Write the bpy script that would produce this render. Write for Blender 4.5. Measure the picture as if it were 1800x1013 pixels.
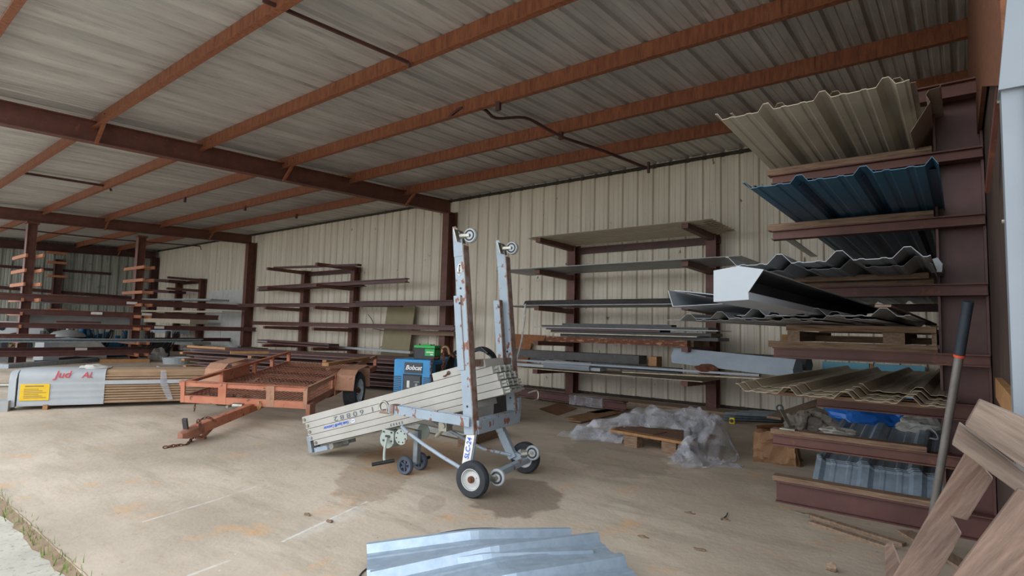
import bpy, bmesh, math, random
from mathutils import Vector as V, Matrix
S = bpy.context.scene
for o in list(bpy.data.objects): bpy.data.objects.remove(o)
R_ = random.Random(7)
# ---------------------------------------------------------------- camera, sky, exposure
CAM_H = 1.18; FPX = 993.4
def rotm(yaw, pit, rol):
    return (Matrix.Rotation(yaw, 3, 'Z') @ Matrix.Rotation(math.pi/2+pit, 3, 'X') @ Matrix.Rotation(rol, 3, 'Z'))
CR = rotm(.67486, .07438, .0257)
cd = bpy.data.cameras.new('camera'); cam = bpy.data.objects.new('camera', cd); S.collection.objects.link(cam)
cam.matrix_world = Matrix.Translation((0, 0, CAM_H)) @ CR.to_4x4()
cd.sensor_width = 36; cd.lens = 36*FPX/1800; cd.clip_end = 300; cd.clip_start = .02
S.camera = cam
S.view_settings.view_transform = 'Standard'; S.view_settings.look = 'None'
S.view_settings.gamma = 1; S.view_settings.use_curve_mapping = False
S.view_settings.exposure = 1.75
wd = bpy.data.worlds.new('overcast_sky'); S.world = wd; wd.use_nodes = True
nt = wd.node_tree; bg = nt.nodes['Background']
tc = nt.nodes.new('ShaderNodeTexCoord'); sx = nt.nodes.new('ShaderNodeSeparateXYZ'); cr = nt.nodes.new('ShaderNodeValToRGB')
nt.links.new(tc.outputs['Generated'], sx.inputs[0]); nt.links.new(sx.outputs['Z'], cr.inputs[0]); nt.links.new(cr.outputs[0], bg.inputs[0])
cr.color_ramp.elements[0].position = .0; cr.color_ramp.elements[0].color = (.90, .94, 1, 1)
cr.color_ramp.elements[1].position = .6; cr.color_ramp.elements[1].color = (.86, .92, 1, 1)
bg.inputs[1].default_value = .95
# ---------------------------------------------------------------- pixel to point on a plane
def ray(x, y): return CR @ V(((x-900)/FPX, -(y-506.5)/FPX, -1))
C0 = V((0, 0, CAM_H))
def PZ(x, y, z=0): d = ray(x, y); return C0 + d*((z-CAM_H)/d.z)
def PY(x, y, Y): d = ray(x, y); return C0 + d*(Y/d.y)
def PX(x, y, X): d = ray(x, y); return C0 + d*(X/d.x)
# ---------------------------------------------------------------- materials
def lin(c):
    if isinstance(c, str): c = [int(c[i:i+2], 16)/255 for i in (0, 2, 4)]
    return tuple((x/12.92 if x <= .04045 else ((x+.055)/1.055)**2.4) for x in c[:3]) + (1,)
MATS = {}
def mat(name, c1, c2=None, scale=6, rough=.6, metal=0, stretch=(1,1,1), lo=.35, hi=.65, bump=0, spot=None, spot_scale=12, spot_at=.62, detail=5, alpha=None, spot_stretch=(1,1,1), spot_soft=.04, spec=.5, coords='Object', rot=0):
    m = bpy.data.materials.new(name); m.use_nodes = True; t = m.node_tree; N = t.nodes; L = t.links
    b = N['Principled BSDF']; b.inputs['Roughness'].default_value = rough; b.inputs['Metallic'].default_value = metal
    b.inputs['Specular IOR Level'].default_value = spec
    if c2 is None:
        b.inputs['Base Color'].default_value = lin(c1)
        if alpha is None and not spot and not bump:
            MATS[name] = m; return m
    co = N.new('ShaderNodeTexCoord'); 
    def noise(sc, st, det=detail):
        mp = N.new('ShaderNodeMapping'); mp.inputs['Scale'].default_value = st
        m0 = N.new('ShaderNodeMapping'); m0.inputs['Rotation'].default_value = (0, math.radians(rot), 0); L.new(co.outputs[coords], m0.inputs[0]); L.new(m0.outputs[0], mp.inputs[0]); n = N.new('ShaderNodeTexNoise'); n.inputs['Scale'].default_value = sc
        n.inputs['Detail'].default_value = det; n.inputs['Roughness'].default_value = .62; L.new(mp.outputs[0], n.inputs['Vector']); return n
    n = noise(scale, stretch)
    r = N.new('ShaderNodeValToRGB'); r.color_ramp.elements[0].position = lo; r.color_ramp.elements[1].position = hi
    r.color_ramp.elements[0].color = lin(c1); r.color_ramp.elements[1].color = lin(c2 or c1); L.new(n.outputs['Fac'], r.inputs[0])
    out = r.outputs[0]
    if spot:
        n2 = noise(spot_scale, spot_stretch, 6); r2 = N.new('ShaderNodeValToRGB')
        r2.color_ramp.elements[0].position = spot_at; r2.color_ramp.elements[1].position = spot_at+spot_soft
        r2.color_ramp.elements[0].color = (0,0,0,1); r2.color_ramp.elements[1].color = (1,1,1,1); L.new(n2.outputs['Fac'], r2.inputs[0])
        mx = N.new('ShaderNodeMix'); mx.data_type = 'RGBA'; L.new(r2.outputs[0], mx.inputs[0]); L.new(out, mx.inputs[6]); mx.inputs[7].default_value = lin(spot); out = mx.outputs[2]
    L.new(out, b.inputs['Base Color'])
    if bump:
        bp = N.new('ShaderNodeBump'); bp.inputs['Strength'].default_value = bump; bp.inputs['Distance'].default_value = .01
        L.new(n.outputs['Fac'], bp.inputs['Height']); L.new(bp.outputs[0], b.inputs['Normal'])
    if alpha is not None: b.inputs['Alpha'].default_value = alpha
    MATS[name] = m; return m
M = MATS
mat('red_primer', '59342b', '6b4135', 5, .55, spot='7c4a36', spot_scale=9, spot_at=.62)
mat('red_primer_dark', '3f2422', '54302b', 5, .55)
mat('purlin_rust', '733f27', '8f5738', 4, .7, stretch=(6,6,1), spot='5e2f22', spot_scale=7, spot_at=.56, spot_soft=.12, spot_stretch=(5,1,.4))
mat('oxide', '52322d', '64403a', 4, .5)
mat('rust', '4f2f22', '74452e', 16, .85, bump=.2)
mat('rough_rust', '5f3a25', '7b4b2f', 30, .9, bump=.5)
mat('partition', '3c2c25', '4c382e', 8, .9, stretch=(1,1,.3))
mat('roof_metal', 'adaaa5', 'ccc8c3', 2.2, .5, .25, stretch=(1.5,.25,1), spot='97938c', spot_scale=5, spot_at=.55, spot_soft=.2, spot_stretch=(3,.3,1))
mat('wall_white', 'c9bfac', 'ddd4c2', 1.4, .55, stretch=(3,1,.25), spot='6d5c48', spot_scale=6.5, spot_at=.665, spot_soft=.03, spot_stretch=(1,1,.5))
mat('wall_grey', '86897f', 'aaaba0', 1.5, .5, .1, stretch=(1,4,.25), spot='6f736f', spot_scale=3, spot_at=.6, spot_soft=.1)
mat('dark_trim', '4a4238', '2f2a24', 20, .9)
mat('door_white', 'bfbfb9', 'cfcfca', 3, .5)
mat('beige_sheet', 'bbae98', 'c9bda8', 3, .45, spot='8d836c', spot_scale=20, spot_at=.68, spec=.4)
mat('tan_sheet', 'cbbb9f', 'b0a188', 2.5, .5, stretch=(4,.6,1), spot='8a7c66', spot_scale=8, spot_at=.6, spot_soft=.1)
mat('slate_edge', '5e646c', '72787e', 6, .4, .2)
mat('blue_sheet', '2f5b75', '3b6880', 2, .4, .1)
mat('navy_sheet', '32465c', '3d5269', 2, .4, .1)
mat('grey_sheet', '8f9395', 'a3a6a8', 3, .45, .1, spot='7b8488', spot_scale=4, spot_at=.58, spot_soft=.1)
mat('galvalume', '97a8b8', 'a9b9c6', 18, .38, .35, stretch=(1,1,1))
mat('galv', '8d979e', 'a4adb2', 14, .4, .6)
mat('white_paint', 'acb0b2', 'a1a6a8', 3, .4)
mat('post_white', '757c82', '6d747a', 3, .5)
mat('white_gutter', '989da2', '91979c', 3, .35)
mat('blue_grey_gutter', '98a3ad', 'a5b0b9', 3, .4)
mat('dark_grey', '3d3b3a', '4b4845', 6, .55, spot='5d554b', spot_scale=10, spot_at=.6, spot_soft=.1)
mat('charcoal', '2b2f33', '373c41', 6, .45)
mat('wood_weathered', '7d6654', '9b8570', 7, .85, stretch=(3,1,14), bump=.3, spot='5d483a', spot_scale=4, spot_at=.6, spot_soft=.1, spot_stretch=(1,1,5))
mat('wood_x', '6f5643', '947a63', 6, .85, stretch=(1,9,14), bump=.3, spot='4f3b2f', spot_scale=3, spot_at=.58, spot_soft=.12, spot_stretch=(1,6,12))
mat('wood_y', '7a6350', '96806b', 6, .85, stretch=(9,1,14), bump=.3)
mat('wood_slat', '56443a', '7c6557', 5, .85, stretch=(1.2,3,11), bump=.35, spot='5a4337', spot_scale=3, spot_at=.55, spot_soft=.12, spot_stretch=(1,3,9), rot=57)
mat('wood_end', '594a40', '77675a', 5, .85, stretch=(1.2,3,11), bump=.35, spot='5a463a', spot_scale=3, spot_at=.6, spot_soft=.1, spot_stretch=(1,3,9), rot=-35)
mat('scorched', '5c3527', '74452f', 5, .85, stretch=(2,1,6), spot='a88767', spot_scale=5, spot_at=.56, spot_soft=.08, spot_stretch=(2,1,8))
mat('gutter_inside_shade', '45484c', '50545a', 3, .5)  # dark grey carries the shade inside the white gutter
mat('wood_new', '94693f', 'ab8054', 5, .7, stretch=(3,3,9))
mat('wood_block', '9c5f41', 'b57a56', 5, .7, stretch=(3,3,9))
mat('osb', '7f4f2f', '95623c', 26, .8)
mat('cardboard', '856344', '987353', 5, .8)
mat('cardboard_tan', '94785c', 'a68a6c', 4, .8, stretch=(1,1,4))
mat('cardboard_dark', '6e4f38', '5f4330', 4, .85)
mat('trailer_paint', 'b06a50', 'c07f62', 5, .7, spot='6b4a36', spot_scale=14, spot_at=.6, spot_soft=.06)
mat('trailer_mud', 'a5765c', 'b48a6f', 7, .8, spot='74503b', spot_scale=14, spot_at=.58, spot_soft=.1)
mat('mesh_rust', '8a5845', '9f6e58', 8, .8)
mat('tire', '25272b', '32353a', 20, .8)
mat('rim_white', 'c7cac9', 'b0b0ab', 8, .5, spot='84573a', spot_scale=20, spot_at=.62)
mat('lift_blue', '8c99a4', '97a4ae', 4, .45, spot='7b4f38', spot_scale=15, spot_at=.59, spot_soft=.02, spot_stretch=(1,1,.6))
mat('lift_rusty', '6f4a37', '8b8079', 14, .75)
mat('mast_white', 'a3a097', 'aeaba3', 4, .45)
mat('mast_grey', 'a7a79f', '8a8a83', 9, .45, .3)
mat('winch_green', '9aa39a', 'a5ada6', 6, .45, spot='80583e', spot_scale=16, spot_at=.64)
mat('rubber_blue', '3a424e', '4a525e', 9, .6)
mat('black', '17181b', '232529', 8, .5)
mat('steel', 'a9a79a', '8d8b80', 9, .35, .8)
mat('brass', '9c8460', '7d6543', 9, .4, .7)
mat('welder_blue', '2f8ec6', '2a7fb4', 5, .4, spot='2b5f86', spot_scale=12, spot_at=.66)
mat('panel_dark', '34383d', '42474c', 5, .5)
mat('label_white', 'e3e1da', 'd0cdc4', 9, .6)
mat('label_yellow', 'e9c21d', 'dfb71a', 5, .6)
mat('marker_red', 'c4404a'); mat('letter_blue', '2a5fc4'); mat('letter_grey', '5c646b'); mat('letter_white', 'f0f0f0')
mat('battery_green', '1f9a43', '26a84c', 5, .5)
mat('foam_blue', '6fb4cd', '7bbdd4', 3, .7)
mat('tarp_blue', '1f63b8', '2b74cc', 5, .4, bump=.3)
mat('cloth_grey', '8e867b', '7a7268', 9, .9, bump=.4)
mat('cloth_white', 'c3c0b9', 'b0ada5', 6, .8, bump=.3)
mat('grip_black', '2a313a', '333b45', 9, .6); mat('orange_ring', 'e2562a'); mat('pole_grey', '8f8b87', '807c78', 12, .5, .5)
mat('grass', '6f8a3a', '4f6b2a', 20, .9); mat('dirt', '6e5c45', '84705a', 20, .95)
mat('yellow_box', 'a98a2e', '8e7427', 6, .6)
mat('truck_white', 'c9ccce', 'd3d5d6', 3, .35); mat('machine_blue', '1d6d9e', '24608a', 6, .45); mat('olive_board', '84795a', '8d8263', 4, .6)
mat('board_grey', 'a3a4a2', '8f918f', 2, .5)
mat('tape_yellow', 'e0c520')
def film(name, col, a, rough=.2):
    m = bpy.data.materials.new(name); m.use_nodes = True; t = m.node_tree; b = t.nodes['Principled BSDF']
    b.inputs['Base Color'].default_value = lin(col); b.inputs['Roughness'].default_value = rough
    n = t.nodes.new('ShaderNodeTexNoise'); n.inputs['Scale'].default_value = 9; n.inputs['Detail'].default_value = 4
    r = t.nodes.new('ShaderNodeMapRange'); r.inputs[1].default_value = .35; r.inputs[2].default_value = .7; r.inputs[3].default_value = a-.14; r.inputs[4].default_value = a+.25
    co = t.nodes.new('ShaderNodeTexCoord'); t.links.new(co.outputs['Object'], n.inputs[0]); t.links.new(n.outputs[0], r.inputs[0]); t.links.new(r.outputs[0], b.inputs['Alpha'])
    MATS[name] = m; return m
film('plastic_film', 'c4c6cc', .27, .12); film('clear_strip', 'b9b9b5', .45, .2)
# ---------------------------------------------------------------- concrete
def concrete(name, outside=False):
    m = bpy.data.materials.new(name); m.use_nodes = True; t = m.node_tree; N = t.nodes; L = t.links; b = N['Principled BSDF']
    g = N.new('ShaderNodeNewGeometry'); pos = g.outputs['Position']
    def noise(sc, det=6, st=(1,1,1), rough=.6):
        mp = N.new('ShaderNodeMapping'); mp.inputs['Scale'].default_value = st; L.new(pos, mp.inputs[0])
        n = N.new('ShaderNodeTexNoise'); n.inputs['Scale'].default_value = sc; n.inputs['Detail'].default_value = det; n.inputs['Roughness'].default_value = rough
        L.new(mp.outputs[0], n.inputs['Vector']); return n.outputs['Fac']
    def ramp(f, a, c, p=None, q=None):
        r = N.new('ShaderNodeValToRGB'); r.color_ramp.elements[0].position = a; r.color_ramp.elements[1].position = c
        r.color_ramp.elements[0].color = p or (0,0,0,1); r.color_ramp.elements[1].color = q or (1,1,1,1); L.new(f, r.inputs[0]); return r.outputs[0]
    def mix(f, a, c):
        x = N.new('ShaderNodeMix'); x.data_type = 'RGBA'
        if hasattr(f, 'links'): L.new(f, x.inputs[0])
        else: x.inputs[0].default_value = f
        for k, s in ((6, a), (7, c)):
            if isinstance(s, tuple): x.inputs[k].default_value = s
            else: L.new(s, x.inputs[k])
        return x.outputs[2]
    def math_(op, a, c=None):
        x = N.new('ShaderNodeMath'); x.operation = op
        for k, s in enumerate((a, c)):
            if s is None: continue
            if hasattr(s, 'links'): L.new(s, x.inputs[k])
            else: x.inputs[k].default_value = s
        return x.outputs[0]
    if outside:
        col = ramp(noise(3, 8), .35, .65, lin('a8a396'), lin('bdb8aa'))
        col = mix(ramp(noise(30, 3), .55, .7), col, lin('8b877c'))
    else:
        col = ramp(noise(.7, 6), .38, .62, lin('ab9d8b'), lin('c9baa7'))
        col = mix(ramp(noise(1.7, 8, (.5, 2.2, 1), .7), .5, .66), col, lin('a79b88'))
        col = mix(ramp(noise(2.6, 7, (1, 1, 1), .7), .57, .72), col, lin('c9a178'))
        col = mix(math_('MULTIPLY', ramp(noise(9, 8, (1, 1, 1), .75), .56, .7), .5), col, lin('8b7a69'))
        col = mix(ramp(noise(26, 5), .70, .74), col, lin('5d5044'))
        col = mix(ramp(noise(14, 2), .76, .78), col, lin('dcd8d0'))
        def spot(x, y, rx, ry, rot, colr, amt):
            mp = N.new('ShaderNodeMapping'); mp.vector_type = 'TEXTURE'; mp.inputs['Location'].default_value = (x, y, 0); mp.inputs['Rotation'].default_value = (0, 0, rot)
            mp.inputs['Scale'].default_value = (rx, ry, 1); L.new(pos, mp.inputs[0])
            sp = N.new('ShaderNodeSeparateXYZ'); L.new(mp.outputs[0], sp.inputs[0])
            d = math_('SQRT', math_('ADD', math_('MULTIPLY', sp.outputs[0], sp.outputs[0]), math_('MULTIPLY', sp.outputs[1], sp.outputs[1])))
            d = math_('ADD', d, math_('MULTIPLY', math_('SUBTRACT', noise(5, 5), .5), .9))
            f = math_('MULTIPLY', ramp(math_('SUBTRACT', 1.0, d), .0, .12), amt)
            return mix(f, col, colr)
        for a in ((PZ(905, 872), .34, .5, .6, '6b5c4c', .62), (PZ(760, 885), .1, .22, .7, '8b7b6a', .3), (PZ(660, 830), .3, .9, .8, '86715a', .45),
                  (PZ(1240, 900), .5, 1.2, .4, 'a39380', .3), (PZ(1080, 800), .5, .9, .7, '7f7362', .35), (PZ(1330, 740), .5, 1.5, 1.2, '8a6c55', .4), (PZ(730, 800), .5, .8, .7, 'ad7d4e', .4)):
            col = spot(a[0].x, a[0].y, a[1], a[2], a[3], lin(a[4]), a[5])
        def chalk(p, q, w, amt):
            nonlocal col
            p, q = PZ(*p), PZ(*q); c = (p+q)/2; ang = math.atan2(q.y-p.y, q.x-p.x)
            mp = N.new('ShaderNodeMapping'); mp.vector_type = 'TEXTURE'; mp.inputs['Location'].default_value = (c.x, c.y, 0); mp.inputs['Rotation'].default_value = (0, 0, ang)
            mp.inputs['Scale'].default_value = ((q-p).length/2, w, 1); L.new(pos, mp.inputs[0]); sp = N.new('ShaderNodeSeparateXYZ'); L.new(mp.outputs[0], sp.inputs[0])
            fy = ramp(math_('SUBTRACT', 1.0, math_('ABSOLUTE', sp.outputs[1])), 0, .6); fx = math_('LESS_THAN', math_('ABSOLUTE', sp.outputs[0]), 1.0)
            f = math_('MULTIPLY', math_('MULTIPLY', fx, fy), math_('MULTIPLY', ramp(noise(12, 5), .3, .62), amt)); col = mix(f, col, lin('d8d6d0'))
        chalk((495, 953), (646, 882), .012, 1.0); chalk((250, 918), (370, 882), .014, .8); chalk((370, 882), (452, 855), .014, .6); chalk((330, 1013), (405, 985), .014, .6); chalk((520, 948), (640, 892), .07, .35)
    L.new(col, b.inputs['Base Color']); b.inputs['Roughness'].default_value = .8; b.inputs['Specular IOR Level'].default_value = .3
    bp = N.new('ShaderNodeBump'); bp.inputs['Strength'].default_value = .35; bp.inputs['Distance'].default_value = .01
    L.new(noise(22, 6), bp.inputs['Height']); L.new(bp.outputs[0], b.inputs['Normal']); MATS[name] = m
concrete('concrete'); concrete('apron', True)
# ---------------------------------------------------------------- mesh building
def wloc(o):
    p = V((0, 0, 0))
    while o is not None: p = p + o.location; o = o.parent
    return p
class MB:
    def __init__(s, M=None): s.v = []; s.f = []; s.M = M
    def add(s, vs, fs):
        n = len(s.v)
        for p in vs:
            p = V(p); s.v.append(s.M @ p if s.M else p)
        s.f += [tuple(n+i for i in f) for f in fs]; return s
    def box(s, x0, x1, y0, y1, z0, z1):
        return s.add([(x, y, z) for z in (z0, z1) for y in (y0, y1) for x in (x0, x1)], [(0,2,3,1), (4,5,7,6), (0,1,5,4), (1,3,7,5), (3,2,6,7), (2,0,4,6)])
    def loft(s, prof, st, caps=True, closed=True):
        n = len(prof); vs = []; fs = []
        for (p, a, b) in st: vs += [V(p)+V(a)*q[0]+V(b)*q[1] for q in prof]
        for k in range(len(st)-1):
            for i in range(n if closed else n-1):
                j = (i+1) % n; fs.append((k*n+i, k*n+j, (k+1)*n+j, (k+1)*n+i))
        if caps and closed: fs += [tuple(range(n)), tuple(range((len(st)-1)*n, len(st)*n))]
        return s.add(vs, fs)
    def ext(s, prof, p, q, up=(0,0,1), caps=True):
        p, q, up = V(p), V(q), V(up); d = (q-p).normalized(); side = d.cross(up)
        if side.length < 1e-4: side = d.cross(V((1,0,0)))
        side.normalize(); up = side.cross(d)
        return s.loft(prof, [(p, side, up), (q, side, up)], caps)
    def bar(s, p, q, w, h, up=(0,0,1)):
        return s.ext([(-w/2,-h/2), (w/2,-h/2), (w/2,h/2), (-w/2,h/2)], p, q, up)
    def cyl(s, p, q, r, n=16, r2=None):
        p, q = V(p), V(q); d = (q-p).normalized(); a = d.orthogonal().normalized(); b = d.cross(a); r2 = r if r2 is None else r2
        vs = [c+(a*math.cos(6.28319*i/n)+b*math.sin(6.28319*i/n))*rr for c, rr in ((p, r), (q, r2)) for i in range(n)]
        return s.add(vs, [(i, (i+1) % n, n+(i+1) % n, n+i) for i in range(n)] + [tuple(range(n)), tuple(range(n, 2*n))])
    def lathe(s, prof, c, ax, n=28):
        c, d = V(c), V(ax).normalized(); a = d.orthogonal().normalized(); b = d.cross(a); m = len(prof)
        vs = [c+d*z+(a*math.cos(6.28319*i/n)+b*math.sin(6.28319*i/n))*r for i in range(n) for (r, z) in prof]
        return s.add(vs, [(i*m+j, ((i+1) % n)*m+j, ((i+1) % n)*m+(j+1) % m, i*m+(j+1) % m) for i in range(n) for j in range(m)])
    def ring(s, c, ax, R, r, n=16, m=8):
        return s.lathe([(R+r*math.cos(6.28319*k/m), r*math.sin(6.28319*k/m)) for k in range(m)], c, ax, n)
    def tube(s, pts, r, n=8):
        pts = [V(p) for p in pts]; st = []; a = None
        for i, p in enumerate(pts):
            d = (pts[min(i+1, len(pts)-1)]-pts[max(i-1, 0)]).normalized()
            a = (d.orthogonal() if a is None else (a-d*a.dot(d))).normalized(); st.append((p, a, d.cross(a)))
        return s.loft([(r*math.cos(6.28319*k/n), r*math.sin(6.28319*k/n)) for k in range(n)], st)
    def chain(s, pts, L=.035, r=.004):
        pts = smooth([V(p) for p in pts]); acc = []; tot = 0; last = 0
        for a, b in zip(pts, pts[1:]):
            ln = (b-a).length; t = last-tot
            while t <= ln:
                if t >= 0: acc.append((a+(b-a)*(t/ln if ln else 0), (b-a).normalized()))
                last += L; t = last-tot
            tot += ln
        for k, (p, d) in enumerate(acc):
            o = d.orthogonal().normalized(); o2 = d.cross(o)
            if k % 2: o, o2 = o2, o
            q = [p+d*(L*.7*math.cos(x))+o*(L*.34*math.sin(x)) for x in [6.28319*i/10 for i in range(11)]]
            s.tube(q, r, 5)
        return s
    def blob(s, c, sz, seed=1, amp=.18, n=3, squash=0):
        bm = bmesh.new(); bmesh.ops.create_icosphere(bm, subdivisions=n, radius=1); rr = random.Random(seed); from mathutils import noise
        off = V((rr.random()*50, rr.random()*50, rr.random()*50)); vs = []
        for v in bm.verts:
            p = v.co*(1+amp*noise.noise(v.co*1.7+off)*2+amp*.5*noise.noise(v.co*5+off))
            p = V((p.x*sz[0], p.y*sz[1], max(p.z, -.75)*sz[2] if squash else p.z*sz[2])); vs.append(V(c)+p)
        fs = [tuple(v.index for v in f.verts) for f in bm.faces]; bm.free(); return s.add(vs, fs)
    def build(s, name, m, parent=None, smooth_=False, bevel=0, label=None, cat=None, group=None, kind=None):
        if parent is None:
            lo = [min(p[i] for p in s.v) for i in range(3)]; hi = [max(p[i] for p in s.v) for i in range(3)]
            base = V(((lo[0]+hi[0])/2, (lo[1]+hi[1])/2, lo[2])); loc = base
        else: base = wloc(parent); loc = V((0, 0, 0))
        me = bpy.data.meshes.new(name); me.from_pydata([p-base for p in s.v], [], s.f)
        bm = bmesh.new(); bm.from_mesh(me); bmesh.ops.recalc_face_normals(bm, faces=bm.faces); bm.to_mesh(me); bm.free()
        if smooth_:
            me.shade_smooth()
            try: me.set_sharp_from_angle(angle=.7)
            except Exception: pass
        me.materials.append(M[m] if isinstance(m, str) else m)
        o = bpy.data.objects.new(name, me); S.collection.objects.link(o); o.location = loc; o.parent = parent
        if bevel:
            b = o.modifiers.new('bevel', 'BEVEL'); b.width = bevel; b.segments = 2; b.limit_method = 'ANGLE'
        return tag(o, label, cat, group, kind)
def tag(o, label=None, cat=None, group=None, kind=None):
    for k, v in (('label', label), ('category', cat), ('group', group), ('kind', kind)):
        if v: o[k] = v
    return o
def thing(name, loc, label, cat, group=None):
    o = bpy.data.objects.new(name, None); S.collection.objects.link(o); o.location = V(loc); o.empty_display_size = .1
    return tag(o, label, cat, group)
def smooth(pts, n=6):
    out = []
    for i in range(len(pts)-1):
        p0, p1, p2, p3 = pts[max(i-1, 0)], pts[i], pts[i+1], pts[min(i+2, len(pts)-1)]
        for k in range(n):
            t = k/n; out.append(.5*((2*p1)+(p2-p0)*t+(2*p0-5*p1+4*p2-p3)*t*t+(3*p1-p0-3*p2+p3)*t**3))
    return out+[pts[-1]]
def text(s, size, origin, xdir, ydir, m, parent, name='lettering', label=None, depth=.0015, shear=0, sx=1):
    cu = bpy.data.curves.new(name, 'FONT'); cu.body = s; cu.size = size; cu.extrude = depth; cu.align_x = 'CENTER'; cu.align_y = 'CENTER'; cu.shear = shear; cu.offset = size*.012
    t = bpy.data.objects.new('t', cu); S.collection.objects.link(t); bpy.context.view_layer.update()
    me = bpy.data.meshes.new_from_object(t.evaluated_get(bpy.context.evaluated_depsgraph_get())); bpy.data.objects.remove(t)
    x, y = V(xdir).normalized(), V(ydir).normalized(); z = x.cross(y); base = wloc(parent)
    for v in me.vertices: v.co = V(origin)+x*v.co.x*sx+y*v.co.y+z*v.co.z-base
    me.name = name; me.materials.clear(); me.materials.append(M[m]); o = bpy.data.objects.new(name, me); S.collection.objects.link(o); o.parent = parent
    return tag(o, label)
# profiles
def ibeam(w, h, tf=.012, tw=.008): return [(-w/2,-h/2),(w/2,-h/2),(w/2,-h/2+tf),(tw/2,-h/2+tf),(tw/2,h/2-tf),(w/2,h/2-tf),(w/2,h/2),(-w/2,h/2),(-w/2,h/2-tf),(-tw/2,h/2-tf),(-tw/2,-h/2+tf),(-w/2,-h/2+tf)]
def chan(w, h, t=.006, lip=.02):
    return [(0,0),(w,0),(w,lip),(w-t,lip),(w-t,t),(t,t),(t,h-t),(w-t,h-t),(w-t,h-lip),(w,h-lip),(w,h),(0,h)]
def zee(w, h, t=.006): return [(-w,h/2),(-w,h/2-t),(-t/2,h/2-t),(-t/2,-h/2),(w,-h/2),(w,-h/2+t),(t/2,-h/2+t),(t/2,h/2)]
def ang(w, h, t=.006): return [(0,0),(w,0),(w,t),(t,t),(t,h),(0,h)]
def ribs(width, pitch=.305, h=.032, base=.075, top=.028, minor=True, start=0, t=.0015, ends=True):
    """ribbed panel outline with real thickness"""
    P = [(0, 0)]; x = start
    while x < width+.001:
        for dx, z in ((-base/2, 0), (-top/2, h), (top/2, h), (base/2, 0)):
            if 0 <= x+dx <= width: P.append((x+dx, z))
        if minor:
            for k in (1, 2):
                c = x+pitch*k/3
                for dx, z in ((-.02, 0), (-.01, .005), (.01, .005), (.02, 0)):
                    if 0 < c+dx < width: P.append((c+dx, z))
        x += pitch
    P.append((width, P[-1][1] if P[-1][0] > width-.02 else 0))
    if start == 0: P[0] = (0, h)
    return P + [(a, b-t) for a, b in reversed(P)]
def sheet(prof, p, q, side, up=(0,0,1), n=1, sag=0):
    mb = MB(); st = []; p, q = V(p), V(q)
    for i in range(n+1):
        k = i/n; st.append((p.lerp(q, k)+V(up)*(-sag*4*k*(1-k)), V(side), V(up)))
    return mb.loft(prof, st)

YW = 9.47; XL = -27.4; XR = .13
def roofz(y): return 4.27-.035*(YW-y)
# ================================================================ THE SETTING
struct = dict(kind='structure')
MB().box(XL-.3, 1.6, .9, YW+.3, -.15, 0).build('floor', 'concrete', **struct)
MB().box(-70, 40, -60, .885, -.2, -.035).build('ground', 'apron', **struct)
MB().box(-70, XL-.3, .885, 40, -.2, -.035).build('ground', 'apron', **struct)
# ribbed roof, ribs run from the front to the back wall
rp = ribs(XR+.4-XL, start=.15)
MB().loft(rp, [((XL-.2, .62, roofz(.62)), (1,0,0), (0,0,1)), ((XL-.2, YW+.16, roofz(YW+.16)), (1,0,0), (0,0,1))]).build('ceiling', 'roof_metal', **struct)
wp = ribs(XR-XL, start=.2, h=.034, base=.085, top=.045)
MB().loft(wp, [((XL, YW, 0), (1,0,0), (0,1,0)), ((XL, YW, 4.275), (1,0,0), (0,1,0))]).build('wall_back', 'wall_white', **struct)
MB().box(XL, XR, YW-.02, YW+.04, 0, .05).build('baseboard_back', 'dark_trim', **struct)
MB().box(XL, XR, YW-.025, YW+.02, 4.19, 4.25).build('trim_1', 'dark_trim', **struct)
wl = ribs(YW-.9, start=.15, h=.05, base=.07, top=.05)
n_ = len(wl); mb = MB(); vs = [(XL-q[1], .9+q[0], 0) for q in wl]+[(XL-q[1], .9+q[0], roofz(.9+q[0])-.002) for q in wl]
mb.add(vs, [(i, (i+1) % n_, n_+(i+1) % n_, n_+i) for i in range(n_)]+[tuple(range(n_)), tuple(range(n_, 2*n_))]).build('wall_left', 'wall_grey', **struct)
MB().box(XR, XR+.06, 2.1, YW, 0, 3.0).build('wall_right', 'partition', **struct)
mb = MB()
for k in range(40): mb.box(XR+.06, XR+.10, 2.2+k*.18, 2.3+k*.18, 0, 4.1)
mb.box(XR+.05, XR+.07, 2.1, YW, 0, roofz(2.1)); mb.build('trim_2', 'wall_white', **struct)
MB().box(XL-.2, XL-.12, .6, YW+.2, 3.6, 4.5).build('leak_blocker_left', 'dark_trim', **struct)  # unseen strip added outside the end wall to stop sky light leaking in
MB().box(XL, XR+.3, YW+.12, YW+.2, 3.9, 4.5).build('leak_blocker_back', 'dark_trim', **struct)  # added behind the back wall, out of view, blocks light under the roof ribs
MB().box(XR+.24, XR+.3, .6, YW+.2, 3.2, 4.5).build('leak_blocker_right', 'dark_trim', **struct)  # unseen strip added past the right side, keeps stray light off the ceiling
# far double door in the back wall
xa, xb, xm = PY(366, 560, YW).x, PY(431, 560, YW).x, PY(391, 560, YW).x
d = MB().box(xa, xm-.01, YW-.03, YW-.005, .02, 2.35).box(xm+.01, xb, YW-.03, YW-.005, .02, 2.35).build('door_1', 'door_white', **struct)
MB().cyl((xm+.1, YW-.03, 1.0), (xm+.1, YW-.1, 1.0), .03).build('handle', 'steel', d)
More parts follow.
